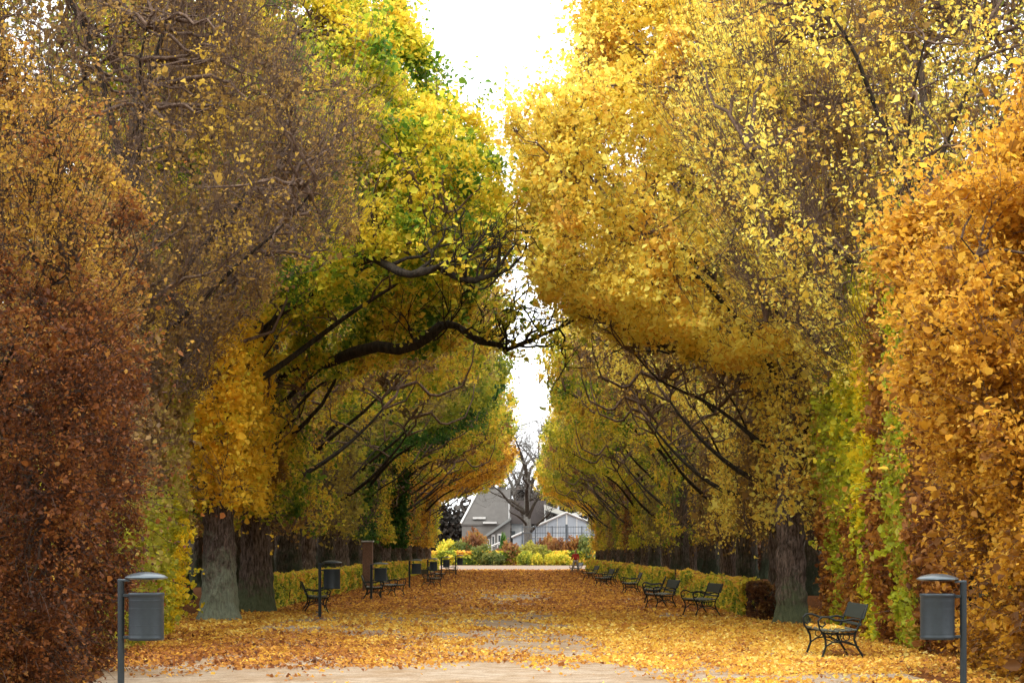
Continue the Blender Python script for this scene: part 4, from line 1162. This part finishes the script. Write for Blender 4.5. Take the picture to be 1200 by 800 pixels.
    # shrubs
    def shrub_mesh(n, leaf, seed):
        r = np.random.default_rng(seed)
        c = r.normal(0, 1, (26, 3)); c = unit(c) * r.uniform(.2, .72, (26, 1)); c[:, 2] = np.abs(c[:, 2]) * .85 + .12
        i = r.integers(0, 26, n)
        d = unit(r.normal(0, 1, (n, 3))) * (.34 * r.uniform(.2, 1, (n, 1)) ** .4)
        P = c[i] + d; P[:, 2] = np.clip(P[:, 2], .02, 1.2)
        me = leaf_mesh('foliage', r, P, clump_hue(r, P, .6, .2, .16, .5), leaf, fine=False)
        k = 30
        a = np.zeros((k, 3)); a[:, :2] = r.normal(0, .08, (k, 2))
        st = np_mesh('stems', *tubes(bend(r, a, c[r.integers(0, 26, k)], 6, .1, 0), np.linspace(.022, .007, 6)[None].repeat(k, 0), 5))
        return me, st
    S = [shrub_mesh(2600, .10, 95), shrub_mesh(2600, .10, 96), shrub_mesh(2200, .11, 97)]
    G = 'autumn shrubs beyond the cross path'
    spec = [(553, 277, 3.3, 5.3, 'shruborange', 'tall rusty orange shrub in front of the grey house'),
            (541, 276, 3.0, 3.6, 'shrubgreen', 'green shrub at the left end of the shrubs, beneath the lime crowns'),
            (563, 274, 2.8, 3.2, 'shrubgreen', 'yellow-green shrub below the tall rusty orange one'),
            (579, 272, 2.2, 2.1, 'shrubgreen', 'low green shrub in front of the white stair railing'),
            (590, 280, .9, 4.6, 'darkgreen', 'narrow dark green conifer beside the grey lean-to'),
            (601, 274, 2.6, 3.7, 'shruborange', 'orange-brown shrub right of the dark narrow conifer'),
            (625, 273, 3.2, 3.5, 'shrubyellow', 'broad bright yellow-green shrub at the middle of the row'),
            (616, 271, 1.6, 2.0, 'olive', 'low dark olive shrub under the bright yellow-green one'),
            (627.5, 270.5, 1.4, 1.9, 'oliveyel', 'small golden round shrub by the cross path, beneath the yellow-green one'),
            (640, 279, 2.6, 4.6, 'shruborange', 'rusty orange shrub in front of the glasshouse, left of the fence post'),
            (652, 276, 2.2, 3.9, 'shruborange', 'brownish shrub in front of the glasshouse, by the thick fence post'),
            (645.5, 270.5, 1.3, 1.9, 'oliveyel', 'second small golden shrub, under the rusty orange one by the glasshouse'),
            (659, 271, 1.9, 2.0, 'oliveyel', 'low yellow shrub to the left of the person in red'),
            (675, 275, 2.6, 4.1, 'rust', 'brown shrub behind the person in red'),
            (690, 274, 2.6, 4.6, 'shrubgreen', 'green shrub to the right of the person in red'),
            (708, 275, 2.8, 4.4, 'shrubgreen', 'green shrub half hidden by the last right trunk'),
            (524, 276, 2.8, 3.6, 'oliveyel', 'yellow-green shrub half hidden by the farthest left bin')]
    for i, (px, Z, hw, h, pal, lab) in enumerate(spec):
        me, st = S[i % 3]
        t = thing('shrub', lab, 'shrub', (at(px, Z), Z, 0), 1.3 * i, G); t.scale = (hw * .88, hw * .75, h * .95)
        share('foliage', me, M['leaf_' + pal], t); share('stem', st, M['twig'], t)
    # low dark hedge line along the cross path, behind the small shrubs
    n = 16000
    P = np.stack([rng.uniform(-14, 14, n), 273.2 - rng.exponential(.12, n), rng.uniform(.03, 1.75, n)], 1)
    hd = thing('boundary_hedge', 'mixed yellow and green hedge along the far edge of the cross path', 'hedge', (0, 0, 0))
    link('foliage', leaf_mesh('foliage', rng, P, clump_hue(rng, P, 1.6, .25, .15, .4), .24, fine=False), M['leaf_hedge'], hd)
    b = MB(); b.box((0, 273.9, .8), (28, .9, 1.6), bevel=.2); b.build('stem_mass', M['limb'], hd)

    # bare trees
    def bare(seed, h, spread, n, r0):
        r = np.random.default_rng(seed)
        z = h * (.35 + .65 * r.uniform(0, 1, n) ** .8)
        rr = spread * np.sqrt(np.clip(1 - ((z / h - .62) / .42) ** 2, .04, 1)) * r.uniform(0, 1, n) ** .5
        w = r.uniform(0, 2 * PI, n)
        P = np.stack([rr * np.cos(w), rr * np.sin(w), z], 1)
        zs = np.linspace(0, h * .62, 8)
        tp = [(r.normal(0, .12) * (z_ > 1), r.normal(0, .12) * (z_ > 1), z_) for z_ in zs]
        trunk, limbs, twigs, _ = skeleton(r, tp, r0 * np.interp(zs, [0, h * .3, h * .62], [1, .8, .35]), P, 14, 130, 700, r1=.24, limb_start=(h * .13, h * .6), shoots=500, shoot_len=(.8, 2.0), fine_r=.012, thin=1.3)
        return dict(trunk=np_mesh('trunk', *trunk, smooth=True), limbs=np_mesh('limbs', *limbs, smooth=True), twigs=np_mesh('twigs', *twigs))
    b1, b2 = bare(101, 19, 8.0, 900, .6), bare(102, 19, 7.0, 900, .45)
    GB = 'bare trees beyond the shrubs'
    place_tree(b1, 'bare_tree', 'big bare grey tree with a dark forked trunk behind the shed and shrubs', '', at(619, 288), 288, -1, GB, bark='twig_grey', twig='twig_grey', limb='limb')
    for px, Z, m, sz, lab in ((640, 340, b2, 1.15, 'hazy bare tree behind the butterfly roof'), (606, 345, b1, 1.05, 'hazy bare tree behind the shed roof, left of the big bare tree'), (668, 350, b2, 1.3, 'hazy bare tree at the edge of the right crowns'), (575, 352, b2, 1.1, 'bare tree hidden low behind the grey house roof')):
        place_tree(m, 'bare_tree', lab, '', at(px, Z), Z, 1, GB, bark='twig_grey', twig='twig_grey', limb='twig_grey', sz=sz)
    # dark evergreens behind the glasshouse
    n = 9000
    PAL['yew'] = ['1c1a16', '2c2822', '3c3630', '463c36']; M['leaf_yew'] = leaf_mat('leaf_yew', PAL['yew'], .15)
    for px, Z, hw, h, lab in ((626, 318, 4.6, 14.5, 'dark evergreen mass behind the big bare tree'), (652, 322, 5.5, 15.0, 'dark brown-grey evergreen behind the butterfly roof'), (684, 322, 5.6, 14.6, 'dark evergreen behind the right end of the glasshouse')):
        c = unit(rng.normal(0, 1, (40, 3))) * rng.uniform(.3, .75, (40, 1)); c[:, 2] = np.abs(c[:, 2]) * 1.05
        P = c[rng.integers(0, 40, n)] + unit(rng.normal(0, 1, (n, 3))) * .3 * rng.uniform(0, 1, (n, 1)) ** .4
        P = P * np.array([[hw, hw, h / 1.05]]); P[:, 2] = np.clip(P[:, 2], .05, h)
        t = thing('evergreen_tree', lab, 'tree', (at(px, Z), Z, 0), 0, 'dark evergreens behind the far buildings')
        link('crown', leaf_mesh('crown', rng, P, rng.normal(.5, .25, n), .42, fine=False), M['leaf_yew'], t)
        b = MB(); b.tube([(0, 0, 0), (0, 0, h * .7)], [.3, .1], 8); b.build('trunk', M['bark_dark'], t)
    # far wood closing the horizon
    n = 90000
    P = np.stack([rng.uniform(-90, 90, n), 420 + rng.uniform(0, 10, n), 9 * rng.uniform(0, 1, n) ** 1.2], 1)
    P[:, 2] *= 1 + .25 * Lump(rng, 30)(P)
    P[:, 2] = np.abs(P[:, 2])
    tag(link('far_wood', leaf_mesh('far_wood', rng, P, rng.normal(.3, .15, n), .8, fine=False), M['leaf_yew']), 'brown wood closing the horizon', 'wood', kind='stuff')


import time as _t
_t0 = _t.time()
build_materials()
setup_view()
build_ground()
build_near_trees()
print('near', _t.time() - _t0)
build_rows()
build_hedges()
build_furniture()
build_person()
build_distance()
bpy.context.view_layer.update()
print('built', _t.time() - _t0, sum(len(m.polygons) for m in bpy.data.meshes))
